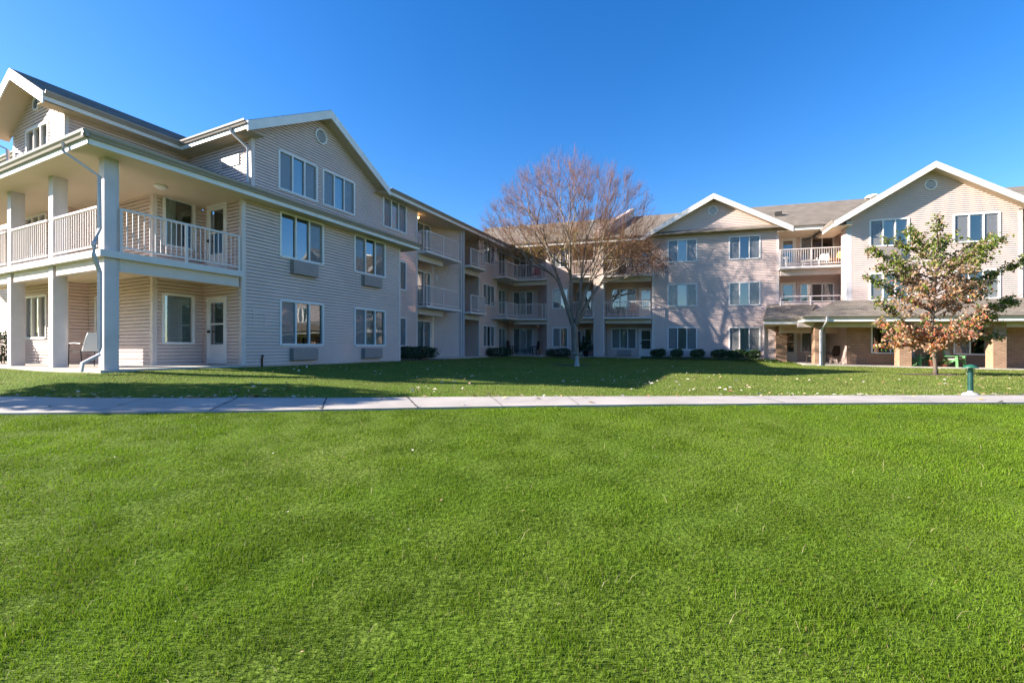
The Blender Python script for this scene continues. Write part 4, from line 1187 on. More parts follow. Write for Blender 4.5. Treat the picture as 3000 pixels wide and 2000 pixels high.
def box_pts(hx, hy, h, z0, ang, rnd=4):
    def f(rr, n):
        p = rr.uniform(-1, 1, (n * 4, 3))
        d = (np.abs(p) ** rnd).sum(1) ** (1 / rnd)
        p = p[(d < 1.0) & (d > .55)][:n]
        while len(p) < n: p = np.concatenate([p, p])[:n]
        lum = 1 + .10 * np.sin(p[:, 0] * hx * 7 + 1) * np.cos(p[:, 1] * 3) + rr.normal(0, .05, n)
        q = np.stack([p[:, 0] * hx * lum, p[:, 1] * hy * lum, z0 + (p[:, 2] + 1) / 2 * h * (1 + .06 * np.sin(p[:, 0] * hx * 5))], 1)
        c, s_ = cos(ang), sin(ang)
        return np.stack([q[:, 0] * c - q[:, 1] * s_, q[:, 0] * s_ + q[:, 1] * c, q[:, 2]], 1)
    return f
DG1, DG2 = (.016, .045, .016), (.045, .105, .035)
angL = math.atan2(L.u[1], L.u[0]); angR = math.atan2(R.u[1], R.u[0])
x, y = L.w(8.75, -1.2); leaf_cloud('hedge', 'dark clipped hedge in front of the narrow windows of the left wing', 'hedge', x, y, box_pts(1.40, .42, .58, .10, angL, 6), 5200, .075, DG1, DG2, 'clipped dark shrubs')
x, y = -0.92, 30.7; leaf_cloud('hedge', 'dark low hedge below the corner balconies beside the black chairs', 'hedge', x, y, box_pts(.95, .4, .60, .06, angR, 4), 2600, .08, DG1, DG2, 'clipped dark shrubs')
x, y = R.w(-10.0, .7); leaf_cloud('hedge', 'dark low hedge under the two-pane window behind the bird bath', 'hedge', x, y, box_pts(.85, .35, .55, .06, angR, 5), 2400, .08, DG1, DG2, 'clipped dark shrubs')
for s0, s1, lb in ((-3.83, -2.89, 'small flat-topped shrub beside the white door, leftmost of its row'), (-2.57, -1.85, 'smallest round shrub, second along from the white door'), (-1.4, -.57, 'small leafy shrub on bare stems, third along from the white door'), (-.17, .75, 'round green shrub starting the unbroken clump of three'), (.71, 1.9, 'widest shrub in the middle of the clump of three'), (1.81, 2.61, 'sunlit yellowish shrub ending the row next to the white downspout')):
    x, y = R.w((s0 + s1) / 2, .7); hw = (s1 - s0) / 2 + .04
    leaf_cloud('shrub', lb, 'shrub', x, y, box_pts(hw, .36, .50, .16, angR, 3), int(1150 * hw / .45), .095, (.022, .06, .018), (.065, .14, .035), 'shrubs below the gable wall')
x, y = L.w(-3.6, -8.6); leaf_cloud('shrub', 'green shrub half cut off at the left edge behind the porch', 'shrub', x - .35, y, box_pts(.4, .4, 1.0, .1, angL, 3), 1500, .08, DG1, DG2)
# ground cover strip at the foot of the gable wall
rr = np.random.default_rng(77); N = 5200
ss = rr.uniform(-4.4, 3.4, N); oo = rr.uniform(.9, 1.75, N) + .12 * np.sin(ss * 2.3)
xx = R.O[0] + ss * R.u[0] + oo * R.n[0]; yy = R.O[1] + ss * R.u[1] + oo * R.n[1]
hh = .16 * (1 - ((oo - 1.32) / .55) ** 2).clip(0.05, 1) * rr.uniform(.3, 1.1, N)
t = rr.random(N)[:, None]
V, T, cc = leaf_quads(np.stack([xx, yy, ground(xx, yy) + EZ + hh], 1), rr.uniform(.05, .10, N), (np.array((.025, .06, .015)) * (1 - t) + np.array((.085, .13, .03)) * t), rr, False, .6)
tag(fast_mesh('ground_cover', V, T, SHRUBM, cc), 'low green ground cover along the foot of the gable wall', 'ground cover', kind='stuff')

# ---------------------------------------------------------------- the bare tree
def bare_tree():
    bx, by = 4.0, 28.3
    zb = gz(bx, by) - .03
    root = empty('bare_tree', bx, by, zb)
    tag(root, 'tall bare tree with a rounded crown of fine reddish twigs', 'tree')
    rr = np.random.default_rng(42)
    N = 2200
    az = rr.uniform(0, 2 * pi, N); ce = rr.uniform(-.16, 1.0, N)
    se = np.sqrt(np.maximum(0, 1 - ce ** 2)); fr_ = rr.random(N) ** .34
    wob = 1 + .07 * np.sin(3 * az + 1) + .05 * np.sin(7 * az)
    tx = np.cos(az) * se * fr_ * 6.35 * wob - .40; ty = np.sin(az) * se * fr_ * 6.0 * wob
    tz = 6.1 + ce * fr_ * np.where(ce > 0, 6.75, 4.0)
    tx = np.where((tx > 3) & (tz < 8.5), tx * .94, tx)
    ty = np.where(ty > 0, ty * .36, ty)
    keep = ~((np.hypot(tx, ty) < 2.2) & (tz < 6.4)) & ~(tz < 5.5) & ~((tx < 1.0) & (tz < 6.1 + .12 * np.abs(tx)))
    tg = np.stack([tx, ty, tz], 1)[keep]
    big, fine = MB(), MB()
    terms = []; nodes = []
    c = .0053
    def bend(p, d, q, n=4):
        """Curve from p, leaving in direction d, arriving at q."""
        p, q = np.array(p), np.array(q); Ln = np.linalg.norm(q - p); ctl = p + d * Ln * .45
        return [(1 - t) ** 2 * p + 2 * t * (1 - t) * ctl + t * t * q for t in np.linspace(0, 1, n + 1)]
    def grow(p, d, pts, r0, lvl):
        n = len(pts)
        cen = pts.mean(0)
        dist = np.linalg.norm(cen - p)
        if n == 1 or dist < .35:
            for t in pts[:3]:
                cv = bend(p, d, t, 3)
                for i in range(1, len(cv)): cv[i] = cv[i] + rr.normal(0, .03, 3)
                fine.tube([tuple(v) for v in cv], np.linspace(min(r0, .008), .003, len(cv)), 3)
                terms.append((cv[1], cv[2], cv[3]))
            return
        frac = .46 if lvl == 0 else rr.uniform(.30, .44)
        q = p + (cen - p) * frac; q[2] -= .05 * dist * (1 if lvl < 3 else 0)
        q = q + rr.normal(0, .04 * min(dist, 2), 3)
        cv = bend(p, d, q, 5 if lvl < 3 else 3)
        r1 = max(.005, c * math.sqrt(n) * .94)
        (big if r0 > .02 else fine).tube([tuple(v) for v in cv], np.linspace(r0, r1, len(cv)), 8 if r0 > .06 else (5 if r0 > .02 else 3))
        nodes.extend(cv[1:])
        nd = (cv[-1] - cv[-2]); nd /= np.linalg.norm(nd)
        k = 3 if n > 60 and rr.random() < .4 else 2
        idx_ = rr.choice(n, k, replace=False)
        ctr = pts[idx_]
        for _ in range(6):
            lab = ((pts[:, None] - ctr[None]) ** 2).sum(-1).argmin(1)
            ctr = np.array([pts[lab == i].mean(0) if (lab == i).any() else ctr[i] for i in range(k)])
        for i in range(k):
            sub = pts[lab == i]
            if len(sub): grow(cv[-1], nd * .6 + .4 * (sub.mean(0) - cv[-1]) / (np.linalg.norm(sub.mean(0) - cv[-1]) + 1e-6), sub, min(r1, c * math.sqrt(len(sub)) * 1.08 + .002), lvl + 1)
    # trunk with root flare, then the main stems
    big.tube([(0.0, 0, -.15), (0.02, 0, .12), (.03, 0, .6), (.0, 0, 1.3), (-.03, 0, 2.05), (-.05, 0, 2.3)], [.40, .30, .235, .215, .225, .19], 12)
    stems = [((-.06, 0, 2.0), (-.55, .1, 3.6), (-1.05, .15, 5.2), .150), ((.02, -.05, 2.0), (.35, -.2, 3.3), (.75, -.5, 4.6), .135), ((.03, .06, 2.0), (.30, .1, 3.6), (.45, .3, 5.1), .115), ((-.05, .05, 2.1), (-.25, .1, 3.8), (-.30, -.4, 5.4), .10), ((.06, 0, 2.05), (.75, .0, 3.5), (1.55, .05, 4.7), .12)]
    ends = np.array([s_[2] for s_ in stems])
    pref = ends + (ends - np.array((0, 0, 2.0))) * np.array((1.9, 2.2, .9))
    w_ = ((tg[:, None, :] - pref[None]) ** 2 * np.array((1, 1, .35))).sum(-1)
    lab = w_.argmin(1)
    for i, (a, b, e, r0) in enumerate(stems):
        big.tube([a, tuple(np.array(a) * .5 + np.array(b) * .5 + (0, 0, -.05)), b, e], [r0, r0 * .95, r0 * .88, r0 * .72], 9)
        sub = tg[lab == i]
        if not len(sub): continue
        k = 4; ctr = sub[rr.choice(len(sub), k, replace=False)]
        for _ in range(8):
            l2 = ((sub[:, None] - ctr[None]) ** 2).sum(-1).argmin(1)
            ctr = np.array([sub[l2 == j].mean(0) if (l2 == j).any() else ctr[j] for j in range(k)])
        d = np.array(e) - np.array(b); d /= np.linalg.norm(d)
        for j in range(k):
            s2 = sub[l2 == j]
            if len(s2):
                st = np.array(b) + (np.array(e) - np.array(b)) * (1 if j < 2 else rr.uniform(.45, .9))
                grow(st, d, s2, min(r0 * .62, c * math.sqrt(len(s2)) * 1.1), 0)
    cen = np.array((0, 0, 3.5))
    fv = []
    for a, b, e in terms:
        for q in range(14):
            t = rr.random(); p = a + (e - a) * t if q > 2 else b + (e - b) * t
            out = p - cen; out /= np.linalg.norm(out)
            d = out * .75 + rr.normal(0, .50, 3) + np.array((0, 0, .35)); d /= np.linalg.norm(d)
            ln = rr.uniform(.22, .62)
            fine.tube([tuple(p), tuple(p + d * ln * .5 + rr.normal(0, .02, 3)), tuple(p + d * ln + np.array((0, 0, .06)))], [.0025, .0021, .0014], 3)
    big.build('trunk', BARK, root, Z0, True)
    fine.build('crown', TWIG, root, Z0)
    # the last leaves: yellow low in the middle, brown on the low right-hand boughs
    T_ = np.array([t for s_ in terms for t in s_])
    Pl = []; cl = []
    for p in T_:
        if p[2] < 7.2 and p[0] < 2.2 and rr.random() < .55:
            for _ in range(3): Pl.append(p + rr.normal(0, .14, 3)); cl.append(np.array((.36, .27, .055)) * rr.uniform(.6, 1.25))
        elif p[0] >= 1.8 and p[2] < 7.0:
            for _ in range(7): Pl.append(p + rr.normal(0, .17, 3)); cl.append(np.array((.25, .135, .06)) * rr.uniform(.5, 1.3))
        elif rr.random() < .30: Pl.append(p + rr.normal(0, .15, 3)); cl.append(np.array((.25, .12, .085)) * rr.uniform(.6, 1.2))
    Nd = np.array(nodes)
    zone = Nd[((Nd[:, 0] + .5) / 3.6) ** 2 + (Nd[:, 1] / 3.0) ** 2 + ((Nd[:, 2] - 6.3) / 2.1) ** 2 < 1]
    for i in range(2300):
        Pl.append(zone[rr.integers(len(zone))] + rr.normal(0, .22, 3)); cl.append(np.array((.44, .33, .065)) * rr.uniform(.55, 1.25))
    for i in range(320):
        t = rr.random(); st = stems[rr.integers(len(stems))]
        Pl.append(np.array(st[1]) + (np.array(st[2]) - np.array(st[1])) * (t * 1.5) + rr.normal(0, .3, 3)); cl.append(np.array((.44, .33, .065)) * rr.uniform(.55, 1.25))
    Pl = np.array(Pl); cl = np.array(cl)
    V, T, cc = leaf_quads(Pl, rr.uniform(.05, .10, len(Pl)), cl, rr, False, .6)
    fast_mesh('leaves', V, T, LEAFM, cc, root)
bare_tree()

# ---------------------------------------------------------------- the young autumn tree
def autumn_tree():
    bx, by = 15.92, 16.67
    zb = gz(bx, by) - .02
    root = empty('young_tree', bx, by, zb)
    tag(root, 'young tree turning from green to red before the brick porch', 'tree')
    rr = np.random.default_rng(9)
    trunk = MB()
    lead = [(.0, 0, -.08), (-.01, 0, .25), (-.05, .02, 1.0), (-.10, .03, 1.9), (-.05, .0, 3.0), (.0, -.05, 4.2), (.12, .0, 5.2)]
    trunk.tube(lead, [.095, .064, .056, .050, .038, .024, .012], 9)
    LP = np.array(lead)
    def at(z):
        return np.array([np.interp(z, LP[:, 2], LP[:, k]) for k in range(3)])
    tips = [(-2.58, 3.95), (-2.35, 5.03), (-.53, 5.87), (.34, 5.95), (.75, 5.33), (2.22, 5.36), (3.19, 4.53), (3.35, 3.05), (-2.48, 2.92), (-1.66, 1.85), (-1.66, 1.42), (2.75, 1.5), (-1.35, 5.4), (1.46, 5.0), (2.45, 4.0), (1.9, 2.3), (2.55, 3.0), (-1.9, 4.3), (-1.0, 5.6), (1.0, 1.55), (-1.0, 2.3), (1.4, 3.2), (-1.2, 3.4), (-.6, 4.6), (.6, 4.4), (-1.45, 1.15), (1.3, 1.25), (-.9, 1.0), (1.7, 3.7), (2.3, 2.5)]
    ext = [(rr.uniform(-1.3, 1.3), rr.uniform(1.2, 5.2)) for _ in range(46)]
    pts, nrm, kind = [], [], []
    for i, (tx, tz) in enumerate(tips + ext):
        ty = rr.uniform(-.5, .5) if i < len(tips) and abs(tx) > 1.6 else rr.uniform(-1.7, 1.7)
        zs_ = max(1.02, min(4.6, tz - .52 * math.hypot(tx, ty) - .25)) if tz > 1.8 else max(.95, tz - .2)
        p = at(zs_); q = np.array((tx, ty, tz))
        mid = p + (q - p) * .5 + np.array((0, 0, -.10 if tz > 2 else .12))
        cv = [(1 - t) ** 2 * p + 2 * t * (1 - t) * mid + t * t * q for t in np.linspace(0, 1, 9)]
        for k in range(1, 9): cv[k] = cv[k] + rr.normal(0, .02, 3)
        trunk.tube([tuple(v) for v in cv], np.linspace(.026, .005, 9), 5)
        Ln = np.linalg.norm(q - p)
        main = i < len(tips)
        for k in range(int(Ln * (26 if main else 14))):
            t = rr.uniform(.18, 1.0) ** .8
            b = cv[int(t * 8)] if t < 1 else q
            d = rr.normal(0, 1, 3) * np.array((1, 1, .6)); d /= np.linalg.norm(d)
            ln = rr.uniform(.10, .48) * (1.2 - .55 * t)
            e = b + d * ln + (q - p) / Ln * .08
            trunk.tube([tuple(b), tuple(e)], [.005, .003], 3)
            for _ in range(7 if main else 5):
                pts.append(b + (e - b) * rr.uniform(.3, 1.1) + rr.normal(0, .045, 3) + np.array((0, 0, -.02)))
                kind.append(t if main else t * .5)
    Pn = np.array(pts); t = np.array(kind); n = len(Pn)
    low = np.clip((3.7 - Pn[:, 2]) / 2.3, 0, 1) * np.clip((2.3 - np.abs(Pn[:, 0])) / 1.4, 0, 1)
    out = np.clip((np.hypot(Pn[:, 0], Pn[:, 1]) - .8) / 1.1, 0, 1) * .75 + np.clip((Pn[:, 2] - 3.7) / .9, 0, 1) * .85
    u = rr.random(n)
    green = np.array((.135, .175, .022)); dgreen = np.array((.065, .105, .016)); red = np.array((.42, .105, .06)); pink = np.array((.37, .24, .165)); orange = np.array((.46, .20, .05)); brown = np.array((.26, .17, .09))
    cols = np.where((u < .5)[:, None], pink, brown)
    cols = np.where((u < .10)[:, None], dgreen, cols)
    g = rr.random(n) < np.clip(out * .95, 0, .80)
    cols = np.where(g[:, None], np.where((rr.random(n) < .62)[:, None], green, dgreen), cols)
    rd = rr.random(n) < low * .72
    v = rr.random(n)
    cols = np.where(rd[:, None], np.where((v < .30)[:, None], red, np.where((v < .8)[:, None], pink * 1.1, orange)), cols)
    cols = np.minimum(cols * rr.uniform(1.0, 1.75, n)[:, None], .6)
    V, T, cc = leaf_quads(Pn, rr.uniform(.075, .14, n), cols, rr, False, .6)
    trunk.build('trunk', BARK2, root, Z0, True)
    fast_mesh('crown', V, T, LEAFM, cc, root)
autumn_tree()

# tree standing out of the frame to the left, whose crown shades the path
def shade_tree(x, y, h, r_, seed):
    zb = gz(x, y)
    root = empty('leafy_tree', x, y, zb); tag(root, 'leafy tree standing left of the path beyond the porch corner', 'tree')
    rr = np.random.default_rng(seed); N = 5200
    d = rr.normal(0, 1, (N, 3)); d /= np.linalg.norm(d, axis=1)[:, None]
    p = d * (rr.random(N)[:, None] ** .4) * np.array(r_) + np.array((0, 0, h))
    V, T, cc = leaf_quads(p, rr.uniform(.12, .24, N), np.array((.05, .09, .02)) * rr.uniform(.6, 1.3, N)[:, None], rr, False, .65)
    fast_mesh('crown', V, T, LEAFM, cc, root)
    m = MB(); m.tube([(0, 0, -.1), (.05, 0, 1.5), (0, 0, h)], [.2, .14, .05], 8)
    for i in range(9):
        a = i * 2.4; m.tube([(0, 0, h * (.5 + .05 * i)), (r_[0] * .7 * cos(a), r_[1] * .7 * sin(a), h + .4)], [.05, .015], 5)
    m.build('trunk', BARK, root, Z0, True)
shade_tree(-15.5, 7.9, 4.6, (2.2, 1.35, 1.5), 3)

# ---------------------------------------------------------------- furniture and small things
def bar(m, a, b, r, n=6): m.tube([a, b], r, n)
def patio_chair(name, label, pos, rz, frame_m, seat_m, back_m, style='sling', group='chairs outside the flats', sc=1.0, seat_h=.42, back_h=.95, w_=.52, parts=True):
    """A chair facing local -y with seat, backrest, four legs and two armrests."""
    root = empty(name, *pos, rz); tag(root, label, 'chair', group); root.scale = (sc, sc, sc)
    hw = w_ / 2
    m = MB()
    if style == 'slat':
        for i in range(5):
            y0 = -.27 + i * .11; z = seat_h - i * .018
            m.box(-hw, hw, y0, y0 + .095, z - .022, z)
    else:
        m.loft([[(-hw + .02, y0, z), (hw - .02, y0, z), (hw - .02, y0, z + .03), (-hw + .02, y0, z + .03)] for y0, z in ((-.26, seat_h), (-.1, seat_h - .015), (.08, seat_h - .02), (.24, seat_h - .01))])
    m.build('seat', seat_m, root, Z0)
    m = MB()
    bt = .30
    if style == 'slat':
        for i in range(5):
            x = (i - 2) * .105; top = back_h - .012 * (i - 2) ** 2 * 1.6
            k = (top - seat_h) * bt
            m.hexa([(x - .045, .22, seat_h - .06), (x + .045, .22, seat_h - .06), (x + .045, .245, seat_h - .06), (x - .045, .245, seat_h - .06), (x * 1.12 - .048, .22 + k, top), (x * 1.12 + .048, .22 + k, top), (x * 1.12 + .048, .245 + k, top), (x * 1.12 - .048, .245 + k, top)])
    else:
        rows_ = []
        for t in np.linspace(0, 1, 6):
            z = seat_h + (back_h - seat_h) * t; y = .23 + (z - seat_h) * (bt if style != 'high' else .12) + .02 * sin(t * pi)
            e = hw - .02 - (.05 * t ** 3)
            rows_.append([(-e, y, z), (e, y, z), (e, y + .03, z), (-e, y + .03, z)])
        m.loft(rows_)
    m.build('backrest', back_m, root, Z0)
    th = .035 if style == 'slat' else (.026 if style == 'high' else .013)
    for sx in (-1, 1):
        m = MB()
        if style == 'slat': m.hexa([(sx * hw - th, -.30, 0), (sx * hw + th, -.30, 0), (sx * hw + th, -.20, 0), (sx * hw - th, -.20, 0), (sx * hw - th, -.27, seat_h + .14), (sx * hw + th, -.27, seat_h + .14), (sx * hw + th, -.18, seat_h + .14), (sx * hw - th, -.18, seat_h + .14)])
        else: bar(m, (sx * hw, -.27, 0), (sx * hw, -.25, seat_h + .20), th)
        m.build('leg', frame_m, root, Z0)
        m = MB()
        if style == 'slat': m.hexa([(sx * hw - th, .36, 0), (sx * hw + th, .36, 0), (sx * hw + th, .44, 0), (sx * hw - th, .44, 0), (sx * hw - th, -.22, seat_h - .05), (sx * hw + th, -.22, seat_h - .05), (sx * hw + th, -.16, seat_h + .02), (sx * hw - th, -.16, seat_h + .02)])
        else: bar(m, (sx * hw, .30, 0), (sx * hw, .24, seat_h + .02), th)
        m.build('leg', frame_m, root, Z0)
        m = MB()
        if style == 'slat': m.box(sx * (hw + .02) - .06, sx * (hw + .02) + .06, -.31, .34, seat_h + .14, seat_h + .165)
        else: m.tube([(sx * hw, -.26, seat_h + .12), (sx * hw, -.22, seat_h + .21), (sx * hw, 0, seat_h + .22), (sx * hw, .22 + .2 * bt, seat_h + .2)], th * 1.1, 6)
        m.build('armrest', frame_m, root, Z0)
    return root
def rzL(d): return math.atan2(d[1], d[0]) + pi / 2      # chair facing plan direction d
fl = lambda fr, s, o, z: fr.P(s, o, z)
# porch chair, side on, facing left
patio_chair('patio_chair', 'black metal armchair with a white sling back on the corner porch', L.P(-3.75, -2.75, -.5), rzL((-.86, .28)), BLACK, BLACK, SLING, w_=.58, back_h=.92)
# corner patio
patio_chair('patio_chair', 'dark high-backed chair behind the low hedge on the corner patio', R.P(-14.03, -.75, -.47), rzL((.9, -.5)), BLACK, BROWN, BROWN, 'high', back_h=1.08)
patio_chair('patio_chair', 'dark high-backed chair at the splayed wall of the corner patio', R.P(-12.15, -.55, -.47), rzL((-.95, -.35)), BLACK, BROWN, BROWN, 'high', back_h=1.05)
def table(name, label, pos, rz, wd, dp, h, top_m, leg_m, cat='table', group='tables outside the flats', rnd=False):
    root = empty(name, *pos, rz); tag(root, label, cat, group)
    m = MB()
    if rnd: m.lathe(0, 0, [(.02, h - .03), (wd / 2, h - .03), (wd / 2, h), (.01, h)], 24)
    else: m.box(-wd / 2, wd / 2, -dp / 2, dp / 2, h - .035, h)
    m.build('table_top', top_m, root, Z0)
    for sx in (-1, 1):
        for sy in (-1, 1):
            m = MB(); k = .62 if rnd else .92
            bar(m, (sx * wd / 2 * k, sy * dp / 2 * k, 0), (sx * wd / 2 * k * .9, sy * dp / 2 * k * .9, h - .03), .02)
            m.build('leg', leg_m, root, Z0)
    return root
table('side_table', 'small dark slatted table between the two dark high-backed chairs', R.P(-13.2, -.6, -.47), angR, .75, .5, .42, BROWN, BLACK)
# first-floor balcony between pier and gable
patio_chair('patio_chair', 'dark striped chair beside the pier on the middle-floor balcony', R.P(-6.45, -.45, 2.28), rzL((.6, -.6)), BLACK, CUSH, mat('striped', (.25, .22, .2), .8), 'sling', sc=1.0)
patio_chair('patio_chair', 'chair with a pale pink back on the middle-floor balcony', R.P(-5.2, -.2, 2.28), rzL((-.3, .95)), BLACK, mat('pink_fabric', (.50, .32, .27), .8), MATS['pink_fabric'], 'sling')
table('bistro_table', 'small round table on the middle-floor balcony next to the pink chair', R.P(-5.85, -.55, 2.28), 0, .6, .6, .68, BLACK, BLACK, rnd=True)
# top balcony by the right gable
patio_chair('patio_chair', 'white chair on the sunlit top balcony', R.P(6.15, -.3, 5.21), rzL((-.7, -.6)), WHITE, SLING, WHITE)
patio_chair('patio_chair', 'orange wooden chair at the right end of the sunlit top balcony', R.P(6.75, .1, 5.21), rzL((-.9, -.3)), ORANGE, ORANGE, ORANGE)
table('side_table', 'low white table on the sunlit top balcony', R.P(5.5, -.2, 5.21), angR, .9, .45, .45, WHITE, WHITE)
m = MB(); x, y, z = R.P(4.1, .2, 5.21); m.lathe(x, y, [(.13, z), (.12, z + .03), (.03, z + .06), (.03, z + .5), (.09, z + .55), (.17, z + .62), (.18, z + .64), (.02, z + .60)], 14)
tag(m.build('plant_stand', WHITE, None, (x, y, z), True), 'little white ornamental stand at the left end of the top balcony', 'plant stand')
patio_chair('patio_chair', 'red folding chair on the top corner balcony behind the tree', R.P(-12.0, -.35, 5.11), rzL((-.3, -.9)), REDM, REDM, REDM)
# brick porch
patio_chair('rocking_chair', 'dark brown reclining chair in front of the brick wall corner', R.P(6.2, 1.0, -.56), rzL((-.95, -.2)), BROWN, BROWN, BROWN, w_=.56, back_h=1.02)
patio_chair('rocking_chair', 'brown chair mostly hidden behind the white downspout pier', R.P(5.35, .6, -.56), rzL((.8, -.5)), BROWN, CUSH, BROWN)
a1 = patio_chair('adirondack_chair', 'green wooden chair half hidden behind the brick pier and tree', R.P(9.5, 2.75, -.56), rzL((.35, -1)), GREENP, GREENP, GREENP, 'slat', 'green wooden chairs on the brick porch', seat_h=.40, back_h=.92, w_=.60)
a2 = patio_chair('adirondack_chair', 'green wooden chair with tan cushion right of the young trunk', R.P(11.0, 2.75, -.56), rzL((.35, -1)), GREENP, GREENP, GREENP, 'slat', 'green wooden chairs on the brick porch', seat_h=.40, back_h=.98, w_=.60)
for a in (a1, a2):
    m = MB(); m.loft([[(-.22, y0, z), (.22, y0, z), (.22, y0 - .02, z + .06), (-.22, y0 - .02, z + .06)] for y0, z in ((-.24, .405), (.0, .37), (.20, .36))])
    m.build('cushion', CUSH, a, Z0)
    m = MB(); m.loft([[(-.20, .19 + (z - .36) * .3, z), (.20, .19 + (z - .36) * .3, z), (.20, .215 + (z - .36) * .3, z), (-.20, .215 + (z - .36) * .3, z)] for z in (.38, .60, .84)])
    m.build('cushion', CUSH, a, Z0)
def pot_plant(name, label, pos, pr, ph, pot_m, n, spread, hh_, c1, c2, flower=False, size=.09, group=None):
    root = empty(name, *pos); tag(root, label, 'potted plant', group)
    m = MB(); m.lathe(0, 0, [(pr * .68, 0), (pr * .95, ph * .85), (pr * 1.08, ph * .86), (pr * 1.08, ph), (pr * .9, ph), (pr * .85, ph * .9), (.01, ph * .9)], 18)
    m.build('pot', pot_m, root, Z0, True)
    rr = np.random.default_rng(int(pos[0] * 100) % 1000 + 3)
    d = rr.normal(0, 1, (n, 3)); d[:, 2] = np.abs(d[:, 2]); d /= np.linalg.norm(d, axis=1)[:, None]
    p = d * rr.random(n)[:, None] ** .5 * np.array((spread, spread, hh_)) + np.array((0, 0, ph))
    t = rr.random(n)[:, None]
    V, T, cc = leaf_quads(p, rr.uniform(.6, 1.3, n) * size, np.array(c1) * (1 - t) + np.array(c2) * t, rr, False, .5)
    fast_mesh('foliage', V, T, SHRUBM, cc, root)
    if flower:
        m = MB()
        for i in range(7):
            a = rr.normal(0, .06, 3); m.lathe(a[0], a[1], [(.005, ph + hh_ + a[2]), (.035, ph + hh_ + a[2] + .015), (.005, ph + hh_ + a[2] + .03)], 6)
        m.build('flower', PURPLE, root, Z0)
    return root
pot_plant('flower_pot', 'terracotta pot with a purple-flowered plant between the green chairs', R.P(9.98, 2.95, -.56), .20, .34, TERRA, 260, .26, .42, (.03, .06, .02), (.08, .12, .03), True)
pot_plant('flower_pot', 'low leafy plant beside the seat of the cushioned green chair', R.P(10.5, 2.9, -.56), .13, .14, TERRA, 200, .25, .30, (.05, .09, .02), (.12, .14, .05))
pot_plant('potted_plant', 'tall dark-leaved plant in the shade beside the siding pier', R.P(-8.2, .15, -.47), .22, .40, BLACK, 520, .50, 1.05, (.012, .03, .012), (.05, .09, .04), size=.20)
pot_plant('potted_plant', 'leafy plant standing behind the low rail of the middle balcony', R.P(6.2, -1.2, 2.31), .15, .3, WHITE, 260, .28, .85, (.05, .10, .02), (.16, .20, .05), size=.13)
# wind chimes under the balcony beam of the left wing
for i, (s, zt, zl, tubes, lb) in enumerate(((10.65, 4.74, .28, 1, 'slim white hanging ornament, first under the left-wing balcony'), (11.04, 4.74, .62, 4, 'long tubular wind chime hanging under the left-wing balcony'), (11.75, 4.74, .36, 1, 'small hanging ornament between wind chime and last bell'), (12.17, 4.70, .40, 2, 'double hanging bell nearest the side wall of the balcony'))):
    x, y, z = L.P(s, -1.62, zt)
    root = empty('wind_chime', x, y, z); tag(root, lb, 'wind chime', 'ornaments hung under the balcony')
    m = MB(); bar(m, (0, 0, .02), (0, 0, -zl), .004, 4); m.build('cord', BLACK, root, Z0)
    m = MB()
    m.lathe(0, 0, [(.01, -zl + .02), (.05, -zl), (.05, -zl - .03), (.01, -zl - .04)], 10)
    for j in range(tubes):
        a = j * 2 * pi / max(1, tubes); q = (.035 * cos(a), .035 * sin(a)) if tubes > 1 else (0, 0)
        bar(m, (q[0], q[1], -zl - .03), (q[0], q[1], -zl - .2 - .1 * (tubes > 2)), .014, 6)
    m.build('chime_tube', WHITE, root, Z0)
# bird bath
x, y = 2.98, 20.39; z = gz(x, y)
root = empty('bird_bath', x, y, z); tag(root, 'pale stone bird bath on the lawn before the bare tree', 'bird bath'); root.scale = (.72, .72, .72)
m = MB(); m.lathe(0, 0, [(.19, -.03), (.19, .04), (.165, .07), (.16, .12), (.165, .13), (.15, .16), (.13, .30), (.10, .48), (.085, .60), (.11, .66), (.10, .70)], 24); m.build('pedestal', STONE, root, Z0, True)
m = MB(); m.lathe(0, 0, [(.09, .69), (.22, .73), (.36, .80), (.375, .825), (.35, .83), (.25, .79), (.02, .765)], 28); m.build('basin', STONE, root, Z0, True)
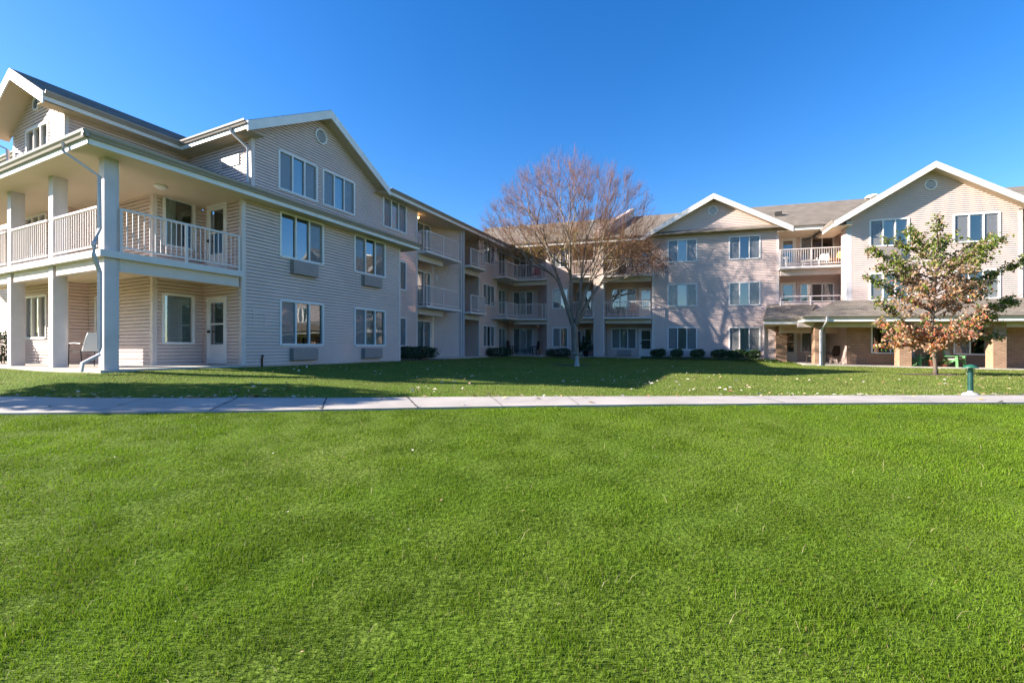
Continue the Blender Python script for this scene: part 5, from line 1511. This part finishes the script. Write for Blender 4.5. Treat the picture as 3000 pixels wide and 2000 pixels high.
# bollard lamp
x, y = 9.02, 8.73; z = gz(x, y)
root = empty('bollard_lamp', x, y, z); tag(root, 'dark green mushroom-cap bollard lamp beside the path', 'bollard lamp')
m = MB(); m.lathe(0, 0, [(.13, -.04), (.135, .015), (.10, .045), (.045, .06), (.042, .10)], 20); m.build('base', STONE, root, Z0, True)
m = MB(); m.lathe(0, 0, [(.043, .06), (.043, .45), (.046, .455), (.046, .47)], 18); m.build('post', TEALP, root, Z0)
m = MB(); m.lathe(0, 0, [(.036, .46), (.036, .55)], 14)
for k in range(3): m.lathe(0, 0, [(.036, .468 + k * .026), (.068, .462 + k * .026), (.070, .468 + k * .026), (.036, .476 + k * .026)], 18)
m.build('louvre', TEALP, root, Z0)
m = MB(); m.lathe(0, 0, [(.04, .535), (.118, .533), (.122, .541), (.085, .575), (.03, .602), (.004, .606)], 24); m.build('cap', mat('green_cap', (.02, .105, .06), .4, .15, 8), root, Z0, True)
bpy.context.view_layer.update()
rr = np.random.default_rng(55); N = 30000  # unseen row of trees, added behind the camera for the panes to reflect
a = rr.uniform(-1, 1, N); xx = a * 95; yy = -48 + rr.normal(0, 3.5, N) - 8 * np.cos(a * 2)
top = 7.5 + 4.5 * lat(xx, xx * 0, 9.0, 71) + 2 * lat(xx, xx * 0, 3.0, 72)
zz = ground(xx, yy) + EZ + top * rr.random(N) ** .7
t = rr.random(N)[:, None]
V, T, cc = leaf_quads(np.stack([xx, yy, zz], 1), rr.uniform(.4, .9, N), np.array((.035, .06, .02)) * (1 - t) + np.array((.09, .11, .04)) * t, rr, False, .7)
hx = np.linspace(-100, 100, 160); V2 = []; T2 = []
for k, back in enumerate((0, -3)):
    for i, q in enumerate(hx):
        tp = 6.9 + 4.5 * float(lat(np.array([q]), np.array([0.0]), 9.0, 71)[0]) + 2 * float(lat(np.array([q]), np.array([0.0]), 3.0, 72)[0])
        y0 = -50 + back - 8 * cos(q / 47.5); g0 = gz(q, y0) + EZ
        V2 += [(q, y0 + .6 * sin(q), g0 - .2), (q, y0 + .8 * sin(q * 1.7), g0 + tp * .55), (q, y0 - .5, g0 + tp)]
    for i in range(len(hx) - 1):
        b = (k * len(hx) + i) * 3
        for j in (0, 1): T2 += [(b + j, b + 3 + j, b + 4 + j), (b + j, b + 4 + j, b + 1 + j)]
nv = len(V); V = np.concatenate([V, np.array(V2)]); T = np.concatenate([T, np.array(T2) + nv]); cc = np.concatenate([cc, np.tile((.045, .065, .025), (len(V2), 1))])
tag(fast_mesh('unseen_treeline', V, T, LEAFM, cc), 'unseen row of trees added behind the camera for the window reflections', 'trees', kind='stuff')
bpy.context.view_layer.update()
